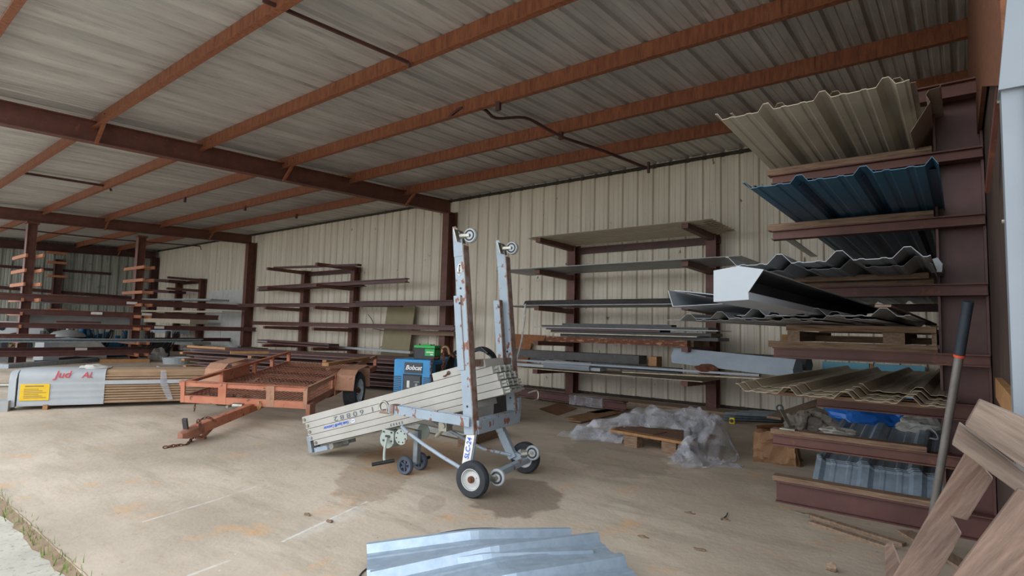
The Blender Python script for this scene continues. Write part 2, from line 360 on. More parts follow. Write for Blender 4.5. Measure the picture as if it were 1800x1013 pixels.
# weeds along the joint
mb = MB(); 
for i in range(420):
    t = R_.random(); x = -7.2+4.2*t+R_.gauss(0, .03); y = .89+R_.gauss(0, .025)
    if x < -5.6: y -= R_.random()*.12
    h = .008+R_.random()*.03*(.4+R_.random()); a = R_.random()*6.28; w = .004
    mb.add([(x-w*math.cos(a), y-w*math.sin(a), -.03), (x+w*math.cos(a), y+w*math.sin(a), -.03), (x+R_.gauss(0, .012), y+R_.gauss(0, .012), h)], [(0,1,2)])
mb.build('grass', 'grass', kind='stuff', label='short green weeds growing in the crack at the slab edge', cat='grass')
mb = MB(); pr = []
for i in range(60):
    x = -7.6+4.6*i/59; w = .03+.03*R_.random()+(.1 if x < -5.5 else 0)
    pr.append((x, .9-w, .9+.012*R_.random()))
for a, b in zip(pr, pr[1:]):
    mb.add([(a[0],a[1],-.03),(b[0],b[1],-.03),(b[0],b[2],.002),(a[0],a[2],.002),(a[0],a[1],-.04),(b[0],b[1],-.04),(b[0],b[2],-.04),(a[0],a[2],-.04)], [(0,1,2,3),(4,5,6,7),(0,1,5,4),(2,3,7,6)])
mb.build('dirt', 'dirt', kind='stuff', label='brown dirt and moss filling the joint between slab and apron', cat='dirt')
# ================================================================ FRAME OF THE SHED
ordn = ['over the open front edge', 'second from the open front', 'third from the open front', 'fourth from the open front', 'third from the back wall', 'second from the back wall', 'resting on top of the back wall']
for k, y in enumerate([.95, 2.35, 3.73, 5.1, 6.5, 7.9]):
    z = roofz(y)-.004
    t = thing('roof_purlin', (-13, y, z-.2), 'long rust-streaked Z-shaped roof purlin, ' + ordn[k], 'purlin', 'roof purlins under the metal roof')
    MB().ext(zee(.065, .2), (XL+.1, y, z-.1), (XR-.01, y, z-.1)).build('rail', 'purlin_rust', t)
    for s in (-.35, .35): MB().cyl((-9.36+s, y-.012, z-.06), (-9.36+s, y+.004, z-.06), .012, 8).build('bolt', 'rust', t)
names = {-9.36: 'nearest the camera, above the blue welder', -18.8: 'carried by two posts in the middle of the shed', -27.2: 'darkest, along the far end wall'}
for X in (-9.36, -18.8, -27.2):
    y0, y1 = .75, 9.3; dz = .205
    t = thing('roof_beam', (X, 5, 3.6), 'dark brown steel roof beam ' + names[X], 'beam', 'steel roof beams')
    pa, pb = V((X, y0, roofz(y0)-dz-.14)), V((X, y1, roofz(y1)-dz-.14))
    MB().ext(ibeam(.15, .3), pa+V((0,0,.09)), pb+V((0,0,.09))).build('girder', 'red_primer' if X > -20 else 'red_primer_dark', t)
    for y in (2.35, 5.1, 7.9):
        MB().bar((X+.06, y, roofz(y)-.42), (X+.36, y, roofz(y)-.17), .04, .04).build('flange_brace', 'purlin_rust', t)
    zc = roofz(9.3)-.35
    lab = {-9.36: 'dark red steel wall column behind the tall lift legs', -18.8: 'dark red steel wall column beside the far white door', -27.2: 'dark steel corner column at the far end of the back wall'}[X]
    t = thing('wall_column', (X, 9.3, 0), lab, 'column', 'steel columns against the back wall')
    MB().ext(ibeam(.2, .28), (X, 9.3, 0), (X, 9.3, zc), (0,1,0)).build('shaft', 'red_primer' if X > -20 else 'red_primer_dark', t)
    MB().box(X-.14, X+.14, 9.14, 9.44, 0, .02).build('base_plate', 'rust', t)
# right frame: rusty tapered column and rafter seen edge on
t = thing('frame_column', (XR-.02, 7, 0), 'rusty rough rafter and column over the right rack, at the right edge', 'column')
xw = XR-.03; qa, qb = PX(1764, 150, xw), PX(1726, 152, xw); pl = [(qa.y, qa.z), (qb.y, qb.z), (9.4, 2.9), (9.4, 4.0), (qa.y, roofz(qa.y))]
MB().loft(pl, [((xw, 0, 0), (0,1,0), (0,0,1)), ((xw+.02, 0, 0), (0,1,0), (0,0,1))]).build('rafter_web', 'rough_rust', t)
t = thing('corner_brace', PY(1738, 340, 3.2), 'thin orange-brown brace leaning beside the right rack column', 'brace')
MB().bar(PY(1736, 335, 3.0), PY(1757, 150, 2.6), .016, .03).build('angle_bar', 'red_primer', t)
# sag rods and hanging angle irons
def rodthing(label, pts, w, m='red_primer_dark'):
    MB().tube(pts, w, 4).build('sag_rod', m, label=label, cat='rod')
rodthing('straight brown angle iron hung between two front purlins, top of the picture', [PZ(462, 0, 3.93), PZ(718, 110, 3.87), PZ(720, 118, 3.83)], .02)
rodthing('short brown angle iron between two purlins at the left', [PX(40, 304, -14), PX(192, 328, -14), PX(196, 331, -14)+V((0,0,-.06))], .03)
rodthing('long brown rod crossing behind the two far posts under the roof', [PX(0, 400, -21), PX(200, 421, -21), PX(352, 433, -21), PX(354, 436, -21)+V((0,0,-.07))], .025)
a = [PY(x, y, Y) for x, y, Y in ((786, 210, 5.1), (812, 190, 5.1), (850, 192, 5.3), (872, 208, 5.5), (922, 207, 5.9), (960, 226, 6.2), (990, 242, 6.4), (1060, 265, 7.0), (1138, 296, 7.6))]
b = thing('bent_angle_iron', a[4], 'bent brown angle iron dangling from the roof purlins above the lift', 'angle iron')
MB().tube(smooth(a[:7], 4)+a[7:], .022, 4).build('bar', 'red_primer_dark', b)
MB().bar(PY(1140, 285, 7.6), PY(1140, 304, 7.6), .04, .03, (1,0,0)).build('end_tab', 'red_primer_dark', b)
for i, (x, y, Y) in enumerate(((876, 186, 5.1), (986, 238, 6.5), (325, 351, 5.1), (431, 366, 6.5), (521, 380, 7.9))):
    p = PY(x, y, Y-.05); lab = ['beside the bent angle iron', 'under the fourth purlin near the lift', 'on the third purlin, far bay', 'on the purlin between the two others, far bay', 'nearest the back wall, far bay'][i]
    MB().box(p.x-.03, p.x+.03, p.y-.02, p.y+.02, p.z-.06, p.z+.05).build('purlin_clip', 'red_primer_dark', label='small dark clip hanging from a purlin, ' + lab, cat='clip')
# far end wall: girt pipe and middle column
MB().ext(chan(.04, .1), PX(-5, 470, XL+.1), PX(195, 484, XL+.1)).build('wall_girt', 'red_primer_dark', label='thin dark rail across the grey far end wall', cat='rail')
MB().ext(chan(.04, .12), PX(-5, 508, XL+.12), PX(240, 527, XL+.12)).build('wall_girt', 'red_primer_dark', label='lower dark rail on the far end wall behind the stored beams', cat='rail')
t = thing('end_wall_column', (XL+.25, PX(100, 500, XL+.25).y, 0), 'dark steel column in the middle of the far end wall', 'column')
c = PX(100, 500, XL+.25); MB().ext(ibeam(.2, .25), (XL+.25, c.y, 0), (XL+.25, c.y, 3.45), (0,1,0)).build('shaft', 'red_primer_dark', t)
for y in (445, 462, 486, 520, 545):
    p = PX(100, y, XL+.5); MB().box(p.x-.1, p.x+.1, p.y-.3, p.y+.3, p.z-.04, p.z+.04).build('wood_arm', 'wood_block', t)
# ================================================================ POSTS WITH WOOD ARMS, LONG BEAMS ON THEM
XPOST = -18.8
blocks = {3.535: [(451, 1), (477, 1), (501, 1), (528, 1), (552, 1), (574, 1), (600, 1), (621, 1)], 6.03: [(472, 1), (494, 1), (515, 1), (537, 1), (557, 1), (578, 1), (602, 1), (622, 1)]}
for yy, lab in ((3.535, 'left one of the two brown posts with wooden arms in mid shed'), (6.03, 'right one of the two brown posts with wooden arms in mid shed')):
    t = thing('rack_post', (XPOST, yy, 0), lab, 'post', 'posts carrying the long beams')
    MB().ext(ibeam(.2, .2, .014), (XPOST, yy, 0), (XPOST, yy, 3.62), (0,1,0)).build('shaft', 'red_primer', t)
    MB().box(XPOST-.13, XPOST+.13, yy-.13, yy+.13, 3.6, 3.66).build('cap_plate', 'rust', t)
    px = 47 if yy < 5 else 240
    for y, _ in blocks[yy]:
        z = PX(px, y, XPOST).z
        MB().bar((XPOST-(1.1 if yy < 5 else .8), yy-.125, z), (XPOST+(.4 if yy < 5 else .8), yy-.125, z), .04, .085).build('wood_arm', 'wood_block', t)
        if yy > 5 or y < 530: MB().bar((XPOST-.75, yy+.125, z), (XPOST+.8, yy+.125, z), .04, .085).build('wood_arm', 'wood_block', t)
def ybeam(px0, y0, px1, X, h, w, m, lab, name='steel_beam', cat='beam', prof=None, grp='long steel beams lying on the posts'):
    a = PX(px0, y0, X); b = PX(px1, 580, X); z = a.z
    return MB().ext(prof or ibeam(w, h, .02, .02), (X, a.y, z), (X, b.y, z)).build(name, m, label=lab, cat=cat, group=grp)
lb1 = ybeam(-25, 520, 431, -18.5, .17, .12, 'oxide', 'topmost long brown beam lying on the wooden arms of the posts')
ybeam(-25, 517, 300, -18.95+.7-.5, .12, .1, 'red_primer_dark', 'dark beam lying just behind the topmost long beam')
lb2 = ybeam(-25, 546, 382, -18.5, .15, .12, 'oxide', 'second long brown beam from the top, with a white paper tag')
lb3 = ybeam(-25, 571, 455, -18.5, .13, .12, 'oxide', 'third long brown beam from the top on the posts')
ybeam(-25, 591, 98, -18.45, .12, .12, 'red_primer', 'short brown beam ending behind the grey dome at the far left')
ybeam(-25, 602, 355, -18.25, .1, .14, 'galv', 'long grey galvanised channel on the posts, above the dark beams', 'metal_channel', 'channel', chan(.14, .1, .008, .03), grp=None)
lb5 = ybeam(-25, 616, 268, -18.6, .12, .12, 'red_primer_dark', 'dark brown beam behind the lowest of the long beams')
ybeam(-25, 623, 268, -18.3, .14, .14, 'oxide', 'lowest and brightest of the long brown beams on the posts')
ybeam(98, 565.5, 176, -18.42, .05, .1, 'oxide', 'short brown plank piece lying on the third long beam')
ybeam(270, 597, 560, -20.2, .12, .12, 'red_primer_dark', 'dark beam behind the pale tray on the floor, low down')
for px, py, par, xt in ((170, 551, lb2, -18.435), (258, 553, lb2, -18.435), (232, 533, lb1, -18.435), (280, 576, lb3, -18.435), (143, 614, lb5, -18.535)):
    p = PX(px, py, xt); MB().box(p.x-.003, p.x+.003, p.y-.13, p.y+.13, p.z-.035, p.z+.035).build('paper_tag', 'label_white', par, label='white paper tag')
def slab(pxs, y0, y1, X, th, m, lab, name, cat):
    a, b = PX(pxs[0], y0, X), PX(pxs[1], y0, X); zb = PX(pxs[0], y1, X).z
    MB().loft([(0, 0), (th, 0), (th, a.z-zb), (0, a.z-zb)], [((X, a.y, zb), (-1,0,0), (0,0,1)), ((X, b.y, zb), (-1,0,0), (0,0,1))]).build(name, m, label=lab, cat=cat)
slab((60, 232), 521, 531, -19.1, .6, 'board_grey', 'upper pale grey sheet stack behind the long beams', 'sheet_stack', 'sheets')
slab((48, 232), 551, 570, -19.1, .6, 'board_grey', 'lower grey sheet stack behind the long beams', 'sheet_stack', 'sheets')
# ================================================================ BACK WALL RACKS
def wall_rack(cols, lab, ytips, arm=1.15, top=2.9, xb=None):
    t = thing('cantilever_rack', ((cols[0]+cols[1])/2, YW-.2, 0), lab, 'rack')
    for X in cols: MB().ext(ibeam(.17, .2), (X, YW-.14, 0), (X, YW-.14, top), (0,1,0)).build('column', 'red_primer', t)
    for z in ytips:
        for X in cols:
            MB().loft([(-.05, -.1), (.05, -.1), (.05, 0), (-.05, 0)], [((X, YW-.2, z), (1,0,0), (0,0,1)), ((X, YW-.2-arm, z), (1,0,0), (0,0,.75))]).build('arm', 'red_primer', t)
    MB().box(cols[0]-.1, cols[1]+.1, YW-.1, YW-.04, ytips[0]-.14, ytips[0]-.02).build('cross_bar', 'red_primer_dark', t)
    return t
Z1 = [2.84, 2.27, 1.62, 1.0, .50]
wall_rack((-5.93, -3.22), 'brown steel cantilever rack on the back wall right of the lift', Z1, top=2.86)
Z2 = [2.78, 2.45-.0, 1.93, 1.28, .75]
YF = YW-.75
def xmem(px0, y0, px1, Y, prof, m, name, lab, cat, dz=0, group=None, px0y=None, bevel=0):
    a = PY(px0, y0, Y); b = PY(px1, y0, Y); z = a.z+dz
    return MB().ext(prof, (a.x, Y, z), (b.x, Y, z)).build(name, m, label=lab, cat=cat, group=group, bevel=bevel)
def xb2(p, q, Y, prof, m, name, lab, cat, group=None):
    return MB().ext(prof, PY(*p, Y), PY(*q, Y)).build(name, m, label=lab, cat=cat, group=group)
zz = [PY(x, y, YF).z for x, y in ((548, 476), (600, 502), (600, 540), (600, 577), (600, 612))]
wall_rack((-15.4, -12.95), 'brown steel cantilever rack on the back wall above the trailer', [2.78]+[z-.0 for z in zz[1:]], top=2.8)
sq = lambda w, h: [(-w/2,-h/2), (w/2,-h/2), (w/2,h/2), (-w/2,h/2)]
xb2((455, 507), (716, 493), YF, ibeam(.14, .1, .02, .02), 'oxide', 'steel_channel', 'top slanting brown channel on the rack above the trailer', 'channel', 'brown channels on the rack above the trailer')
xb2((455, 510), (640, 501), YF+.25, ibeam(.14, .08, .02, .02), 'red_primer_dark', 'steel_channel', 'darker shorter channel lying behind the top slanting one', 'channel', 'brown channels on the rack above the trailer')
xb2((420, 537), (705, 536), YF, ibeam(.14, .1, .02, .02), 'oxide', 'steel_channel', 'left long brown channel of the second row above the trailer', 'channel', 'brown channels on the rack above the trailer')
xb2((625, 534), (800, 533), YF-.2, ibeam(.14, .12, .02, .02), 'red_primer_dark', 'steel_channel', 'dark end of the second-row channels reaching the wall column', 'channel', 'brown channels on the rack above the trailer')
xb2((445, 568), (800, 577), YF, ibeam(.14, .11, .02, .02), 'oxide', 'steel_channel', 'third-row brown channel passing the leaning olive board', 'channel', 'brown channels on the rack above the trailer')
xb2((720, 585), (802, 587), 9.09, sq(.14, .1), 'wood_y', 'timber', 'short brown timber under the third-row channels at the column', 'timber')
xb2((470, 603), (596, 612), YF-.2, chan(.3, .1, .01, .03), 'oxide', 'steel_channel', 'wide brown channel bundle in the lowest row above the trailer', 'channel', 'brown channels on the rack above the trailer')
xb2((452, 600), (724, 620), YF+.05, sq(.1, .05), 'white_paint', 'white_pipe', 'long white square pipe in the lowest row reaching the battery', 'pipe')
xb2((484, 471), (632, 466), YF-.3, sq(.12, .05), 'red_primer_dark', 'steel_bar', 'dark flat bar lying on the topmost arms above the trailer', 'bar')
# olive board leaning on the wall behind the welder
a, b = PZ(738, 664, 0), None
MB().loft([(0,0), (.02,0), (.02,1), (0,1)], [((-11.5, 9.1, 0), (0,-1,0), (-.0,.22,1.72)), ((-10.45, 9.1, 0), (0,-1,0), (0,.22,1.72))]).build('leaning_board', 'olive_board', label='olive tan board leaning on the wall beside the column', cat='board')
MB().tube(smooth([PY(647, 553, YW-.06), PY(655, 565, YW-.06), PY(657, 578, YW-.06)])+smooth([PY(681, 583, YW-.06), PY(678, 600, YW-.06), PY(668, 612, YW-.06)]), .008, 6).build('loose_wire', 'black', label='thin black wire hanging against the white wall above the welder', cat='wire')
# far rack
wall_rack((-24.6, -22.45), 'dark steel cantilever rack near the far white door', [2.8, 2.4, 1.9, 1.5, .95, .5], top=2.82)
FR = YW-.8
for p, q, h, m, nm, lab, cat in (((270, 493), (312, 495), .1, 'red_primer_dark', 'steel_bar', 'short dark bar at the top left of the far rack', 'bar'), ((270, 512), (312, 514), .1, 'red_primer_dark', 'steel_bar', 'second short dark bar from the top at the far rack', 'bar'),
    ((262, 527), (387, 528), .06, 'board_grey', 'metal_sheet', 'thin pale sheet on the third level of the far rack', 'sheet'), ((245, 547), (407, 549), .06, 'beige_sheet', 'metal_sheet', 'long cream sheet on the fourth level of the far rack', 'sheet'),
    ((268, 563), (350, 566), .16, 'beige_sheet', 'cream_trim', 'folded cream trim pieces with open end on the far rack', 'trim'), ((280, 580), (318, 582), .2, 'blue_grey_gutter', 'grey_bin', 'pale grey tray low on the far rack', 'tray'),
    ((250, 602), (355, 604), .1, 'board_grey', 'metal_sheet', 'lowest torn grey sheet of the far rack beside the door', 'sheet')):
    MB().ext(sq(.6, h), PY(*p, FR), PY(*q, FR)).build(nm, m, label=lab, cat=cat)
# ================================================================ RACK RIGHT OF THE LIFT: CONTENTS
def flat(p, q, y0, y1, th, m, name, lab, cat, prof=None, group=None, z=None):
    a, b = PY(*p, y0), PY(*q, y0)
    if z is not None: a.z = b.z = z
    mb = MB(); P = prof or [(0,0), (y1-y0,0), (y1-y0,th), (0,th)]
    return mb.loft(P, [(a, (0,1,0), (0,0,1)), (b, (0,1,0), (0,0,1))]).build(name, m, label=lab, cat=cat, group=group)
for k in range(3):
    flat((936+3*k, 0), (1232+9*k, 0), YW-1.36+.02*k, YW-.2, 0, 'beige_sheet', 'ribbed_sheet', ['lowest', 'middle', 'topmost'][k]+' beige ribbed sheet on the top arms of the rack right of the lift', 'sheet', ribs(1.14, .14, .02, .05, .02, False, start=.07), 'ribbed sheets on the top arms', z=2.846+.012*k)
flat((884, 0), (1300, 0), YW-1.5, YW-.45, .01, 'grey_sheet', 'wide_sheet', 'wide thin grey sheet on the second arms of the rack right of the lift', 'sheet', z=2.275)
flat((910, 0), (1280, 0), YW-1.42, YW-.5, .01, 'tan_sheet', 'wide_sheet', 'thin tan sheet lying on the wide grey sheet, second arms', 'sheet', z=2.287)
flat((888, 0), (1195, 0), YW-1.4, YW-.5, .012, 'grey_sheet', 'wide_sheet', 'long pale grey sheet on the third arms of the rack right of the lift', 'sheet', z=1.625)
dg = [(0,0), (.28,0), (.24,.05), (.16,.085), (.05,.07)]
MB().loft(dg, [(V((PY(920, 530, 8.05).x, 8.05, 1.64)), (0,1,0), (0,0,1)), (V((PY(1178, 530, 8.05).x, 8.05, 1.64)), (0,1,0), (0,0,1))]).build('dark_trim_piece', 'dark_grey', label='weathered dark folded trim on the third arms, ends beside the white trims', cat='trim')
MB().tube([PY(924, 531, 7.95)+V((0,0,-.03)), PY(922, 560, 7.95), PY(917, 600, 7.95), PY(908, 636, 7.98)], .02, 4).build('plastic_strip', 'clear_strip', label='clear plastic strip hanging down from the dark trim', cat='plastic')
def stackrow(items, y0, z0, grp):
    z = z0
    for (pa, pb, dep, th, m, nm, lab, cat, dy) in items:
        a = PY(pa, 580, y0+dy).x; b = PY(pb, 580, y0+dy).x
        MB().box(a, b, y0+dy, y0+dy+dep, z, z+th).build(nm, m, label=lab, cat=cat, group=grp); z += th+.001
stackrow([(960, 1208, .12, .09, 'scorched', 'timber', 'scorched red-brown plank in the pile on the fourth arms', 'plank', 0)], YW-1.35, 1.0, None)
MB().box(-4.6, -3.15, YW-1.18, YW-.5, 1.0, 1.09).build('timber', 'wood_x', label='brown plank behind the scorched plank on the fourth arms', cat='plank')
stackrow([(985, 1262, .5, .05, 'dark_grey', 'dark_strip', 'charcoal strip just above the scorched plank', 'strip', .1), (966, 1225, .6, .016, 'tan_sheet', 'cream_strip', 'long cream strip low in the pile on the fourth arms', 'strip', -.05),
    (968, 1250, .5, .045, 'black', 'dark_strip', 'black strip in the middle of the pile on the fourth arms', 'strip', .05), (960, 1160, .4, .03, 'oxide', 'red_strip', 'red-brown strip in the pile on the fourth arms', 'strip', 0), (938, 1262, .6, .014, 'grey_sheet', 'cream_strip', 'long pale grey strip with mossy tip, upper pile', 'strip', -.06),
    (952, 1245, .4, .035, 'dark_grey', 'dark_strip', 'dark grey strip on top of the pile on the fourth arms', 'strip', 0), (988, 1180, .2, .035, 'charcoal', 'dark_strip', 'slim charcoal angle topmost on the fourth-arm pile', 'strip', .15)], YW-1.3, 1.092, None)
# OSB leaning behind
pts = [(897, 587), (960, 590), (952, 605), (934, 604), (931, 617), (925, 645), (897, 645)]
MB().loft([(0,0), (0,0), (0,0)] and [(0,0), (.75,0), (.75,.28), (.68,.3), (.6,.2), (.33,.2), (.28,0)][:0] or [(PY(x, y, 9.3).x, PY(x, y, 9.3).z) for x, y in pts], [((0, 9.3, 0), (1,0,0), (0,0,1)), ((0, 9.32, 0), (1,0,0), (0,0,1))]).build('notched_board', 'osb', label='brown strand board with a notched corner behind the lift legs', cat='board')
# fifth level
stackrow([(905, 1235, .9, .012, 'tan_sheet', 'cream_strip', 'cream strip lowest on the fifth arms', 'strip', -.03)], YW-1.35, .505, None)
xb2((905, 633), (1335, 660), YW-1.42, sq(.05, .03), 'white_gutter', 'white_rail', 'long thin bright white rail along the front of the fifth arms', 'rail')
xb2((905, 640), (1060, 650), YW-1.3, sq(.2, .05), 'white_paint', 'white_trim', 'flat white trim at the left end of the fifth arms', 'trim')
xb2((900, 620), (1130, 633), YW-.7, sq(.3, .14), 'dark_grey', 'dark_plank', 'wide dark weathered panel at the back of the fifth arms', 'panel')
xb2((935, 633), (968, 635), YW-1.1, sq(.1, .06), 'charcoal', 'dark_trim_piece', 'short charcoal trim left of the short white gutter', 'trim')
MB().ext([(0,0),(.18,0),(.2,.05),(.14,.13),(.02,.13),(-.03,.06)], PY(966, 646, YW-1.25), PY(1046, 652, YW-1.25)).build('short_gutter', 'white_gutter', label='short white box gutter piece lying on the fifth arms', cat='gutter')
xb2((1048, 645), (1200, 657), YW-1.2, chan(.16, .08), 'charcoal', 'dark_channel', 'dark blue-grey channel beside the short white gutter', 'channel')
MB().box(PY(1140, 640, 8.4).x, PY(1154, 640, 8.4).x, 8.4, 8.6, .63, .82).build('wood_offcut', 'wood_new', label='pale square wood offcut on the fifth arms', cat='wood')
MB().ext([(0,0),(.24,0),(.27,.07),(.22,.2),(.05,.23),(-.03,.1)], PY(1395, 664, YW-1.55), PY(1181, 638, YW-1.2)).build('box_gutter', 'blue_grey_gutter', label='long pale blue-grey box gutter lying slanted on the fifth arms', cat='gutter')
MB().ext([(0,0),(.2,0),(.24,.07),(.18,.18),(.05,.18),(-.03,.08)], PY(1417, 652, YW-1.0), PY(1200, 636, YW-.7)).build('box_gutter', 'dark_grey', label='dark box gutter behind the pale blue-grey one', cat='gutter')
p = PY(1243, 650, YW-1.35); MB().blob(p, (.17, .1, .07), 3, .3, 3).build('rag', 'rust', label='crumpled brown rag on the fifth arms before the gutter', cat='rag')
xb2((1100, 654), (1400, 668), YW-1.5, sq(.25, .012), 'tan_sheet', 'cream_strip', 'cream strip running under the pale box gutter', 'strip')
# floor against the back wall
a, b = PZ(912, 700), PZ(1100, 728); t = thing('steel_beam', (a+b)/2, 'long maroon beam on the floor below the rack, tagged and half wrapped', 'beam')
MB().ext(ibeam(.12, .13, .016, .016), a+V((0,0,.11)), b+V((0,0,.11))).build('beam_body', 'oxide', t)
d = (b-a).normalized(); c = a.lerp(b, .28); MB().ext([(-.062,-.03), (-.062,.05), (-.066,.05), (-.066,-.03)], c+V((0,0,.11)), c+d*.13+V((0,0,.11))).build('paper_tag', 'label_white', t, label='white paper tag')
c = a.lerp(b, .54); MB().bar(c+V((0,0,.11)), c+d*.65+V((0,0,.11)), .14, .15).build('plastic_wrap', 'plastic_film', t, label='torn clear plastic wrap')
MB().box(-8.4, -2.1, YW-.75, YW-.35, .0, .03).build('floor_board', 'wood_y', label='long dusty board flat on the floor along the back wall', cat='board')
MB().box(-7.9, -7.2, YW-1.1, YW-.9, .0, .02).build('floor_board', 'wood_y', label='small board on the floor beside the tow hook of the lift', cat='board')
a, b = PZ(950, 718), PZ(1010, 733); mb = MB()
mb.loft(ribs(.62, .04, .012, .036, .012, False), [(PZ(948, 720, .005), (.86,-.5,0), (0,0,1)), (PZ(968, 712, .005)+V((.0,.25,0)), (.86,-.5,0), (0,0,1))]); mb.build('corrugated_card', 'cardboard', label='small brown corrugated foam closure strip pile on the floor', cat='closure strips')
mb = MB(); 
for k, (x0, y0, x1, y1, z) in enumerate(((1003, 737, 1068, 722, .0), (1010, 742, 1075, 727, .014), (1040, 727, 1095, 721, .0))):
    MB().bar(PZ(x0, y0, z)+V((0,0,.007)), PZ(x1, y1, z)+V((.0,.1,.007)), .18, .012).build('cardboard_strip', 'cardboard', label=['left brown cardboard strip under the plastic film', 'brown cardboard strip nearest the camera left of the pallet', 'brown cardboard strip partly behind the plastic film'][k], cat='cardboard')
# ---- pallet with cardboard and film
pa, pb = PZ(1088, 778, 0), PZ(1215, 800, 0); c = PZ(1150, 775, 0)
A, B = PZ(1072, 755, .15), PZ(1212, 779, .15); ex = (B-A).normalized(); ey = V((-ex.y, ex.x, 0)); Lx = (B-A).length; Wd = .62
F = Matrix((( ex.x, ey.x, 0, A.x), (ex.y, ey.y, 0, A.y), (0, 0, 1, 0), (0, 0, 0, 1)))
t = thing('pallet', (A+B)/2-V((0,0,.15)), 'small wooden pallet on the floor in front of the rack, covered with cardboard', 'pallet')
MB(F).box(0, Lx, 0, Wd, .125, .15).build('deck', 'wood_new', t)
for x in (.32*Lx-.13, .80*Lx-.13):
    for y in (.02, Wd-.14): MB(F).box(x, x+.16, y, y+.12, 0, .125).build('foot_block', 'wood_x', t, bevel=.004)
mb = MB(F).box(.13, Lx-.02, .04, Wd-.02, .152, .158).box(.02, Lx*.55, .03, .3, .159, .164); mb.build('cardboard_sheet', 'cardboard_dark', label='dark brown cardboard sheets lying on the small pallet', cat='cardboard')
from mathutils import noise as NZ
def filmgrid(fn, nu, nv, name, m, label, cat):
    mb = MB(); vs = [fn(i/nu, j/nv) for j in range(nv+1) for i in range(nu+1)]; w = nu+1
    mb.add(vs, [(j*w+i, j*w+i+1, (j+1)*w+i+1, (j+1)*w+i) for j in range(nv) for i in range(nu)]); o = mb.build(name, m, label=label, cat=cat); o.data.shade_smooth()
    return o
def fl(u, v):
    # draped heap behind and right of the pallet; arc path
    path = [V((-.5,-.05,0)), V((-.2,.2,0)), V((.1,.5,0)), V((.55,.72,0)), V((Lx*.95,.62,0)), V((Lx+.16,.2,0)), V((Lx+.12,-.16,0)), V((Lx+.02,-.3,0))]
    s = u*(len(path)-1); i = min(int(s), len(path)-2); p = path[i].lerp(path[i+1], s-i); d = (path[i+1]-path[i]).normalized(); n = V((-d.y, d.x, 0))
    hgt = [.05, .18, .34, .33, .36, .34, .2, .05]; h = hgt[i]*(1-(s-i))+hgt[i+1]*(s-i); x = (v-.5)*2
    q = p+n*(x*.2); z = h*(1-abs(x)**1.6)+.01
    k = .09; q = q+V((NZ.noise(V((u*14, v*6, 1))), NZ.noise(V((u*14, v*6, 9))), 0))*k; z += .13*NZ.noise(V((u*13, v*4, 4)))*(z > .05)+.035*NZ.noise(V((u*40, v*8, 2)))*(z > .04)
    return F @ V((q.x, q.y, max(z, .004)+ (0 if not (0 < q.x < Lx and 0 < q.y < Wd) else .16*(1-0))*(1 if z < .16 else 0)))
filmgrid(fl, 120, 34, 'plastic_sheeting', 'plastic_film', 'crumpled clear plastic film heaped behind and beside the small pallet', 'plastic film')
def fl2(u, v):
    p = V((Lx-.02, -.2, 0)).lerp(V((Lx+.5, .02, 0)), u); w = .16*(1-u)+.03; x = (v-.5)*2
    return F @ V((p.x+.02*NZ.noise(V((u*9, v*9, 3))), p.y+x*w, .006+.07*(1-u*.7)*(1-x*x)*(1+NZ.noise(V((u*20, v*12, 7))))))
filmgrid(fl2, 40, 20, 'plastic_sheeting', 'plastic_film', 'twisted tail of clear film on the floor right of the pallet', 'plastic film')
def fl3(u, v):
    p = V((-.62, -.02, 0)).lerp(V((.1, .2, 0)), u); w = .13; x = (v-.5)*2
    return F @ V((p.x, p.y+x*w, .006+.12*(.3+.7*u)*(1-x*x)*(1+.8*NZ.noise(V((u*14, v*9, 5))))))
filmgrid(fl3, 40, 20, 'plastic_sheeting', 'plastic_film', 'flat rolled end of clear film left of the pallet', 'plastic film')
# ---- crushed cardboard box
A, B = PZ(1324, 812), PZ(1408, 822); ex = (B-A).normalized(); ey = V((-ex.y, ex.x, 0)); w = (B-A).length
F = Matrix(((ex.x, ey.x, 0, A.x), (ex.y, ey.y, 0, A.y), (0, 0, 1, 0), (0, 0, 0, 1)))
t = thing('cardboard_box', (A+B)/2+ey*.15, 'crushed brown cardboard box on the floor at the tip of the right rack', 'box')
mb = MB(F); n = 14
bm_v = []
def crush(x, y, z):
    k = .06*NZ.noise(V((x*6, y*6, z*6+3)))+.03*NZ.noise(V((x*15, y*15, z*15)))
    sh = (.04*(z/.26) if x > w*.8 else 0)
    return (x-sh+k, y+k, z*(1-.25*max(0, (x/w-.6))) + (k if z > .02 else 0))
for face in range(5):
    vs = []
    for j in range(n+1):
        for i in range(n+1):
            a, b = i/n, j/n
            q = [(a*w, 0, b*.26), (w, a*.3, b*.26), (a*w, .3, b*.26), (0, a*.3, b*.26), (a*w, b*.3, .26)][face]; vs.append(crush(*q))
    mb.add(vs, [(j*(n+1)+i, j*(n+1)+i+1, (j+1)*(n+1)+i+1, (j+1)*(n+1)+i) for j in range(n) for i in range(n)])
mb.build('body', 'cardboard', t)
MB(F).loft([(0,0),(.2,.05),(.2,.053),(0,.004)], [((.02, .3, .26), (0,-1,.1), (0,0,1)), ((.26, .3, .27), (0,-.8,.2), (0,0,1))]).build('flap', 'cardboard', t)
MB(F).tube([(.03, .02, .24), (.12, -.005, .21), (w*.45, -.01, .235), (w*.9, -.008, .16), (w*.98, 0, .02)], .004, 4).build('torn_tape', 'cardboard_dark', t)
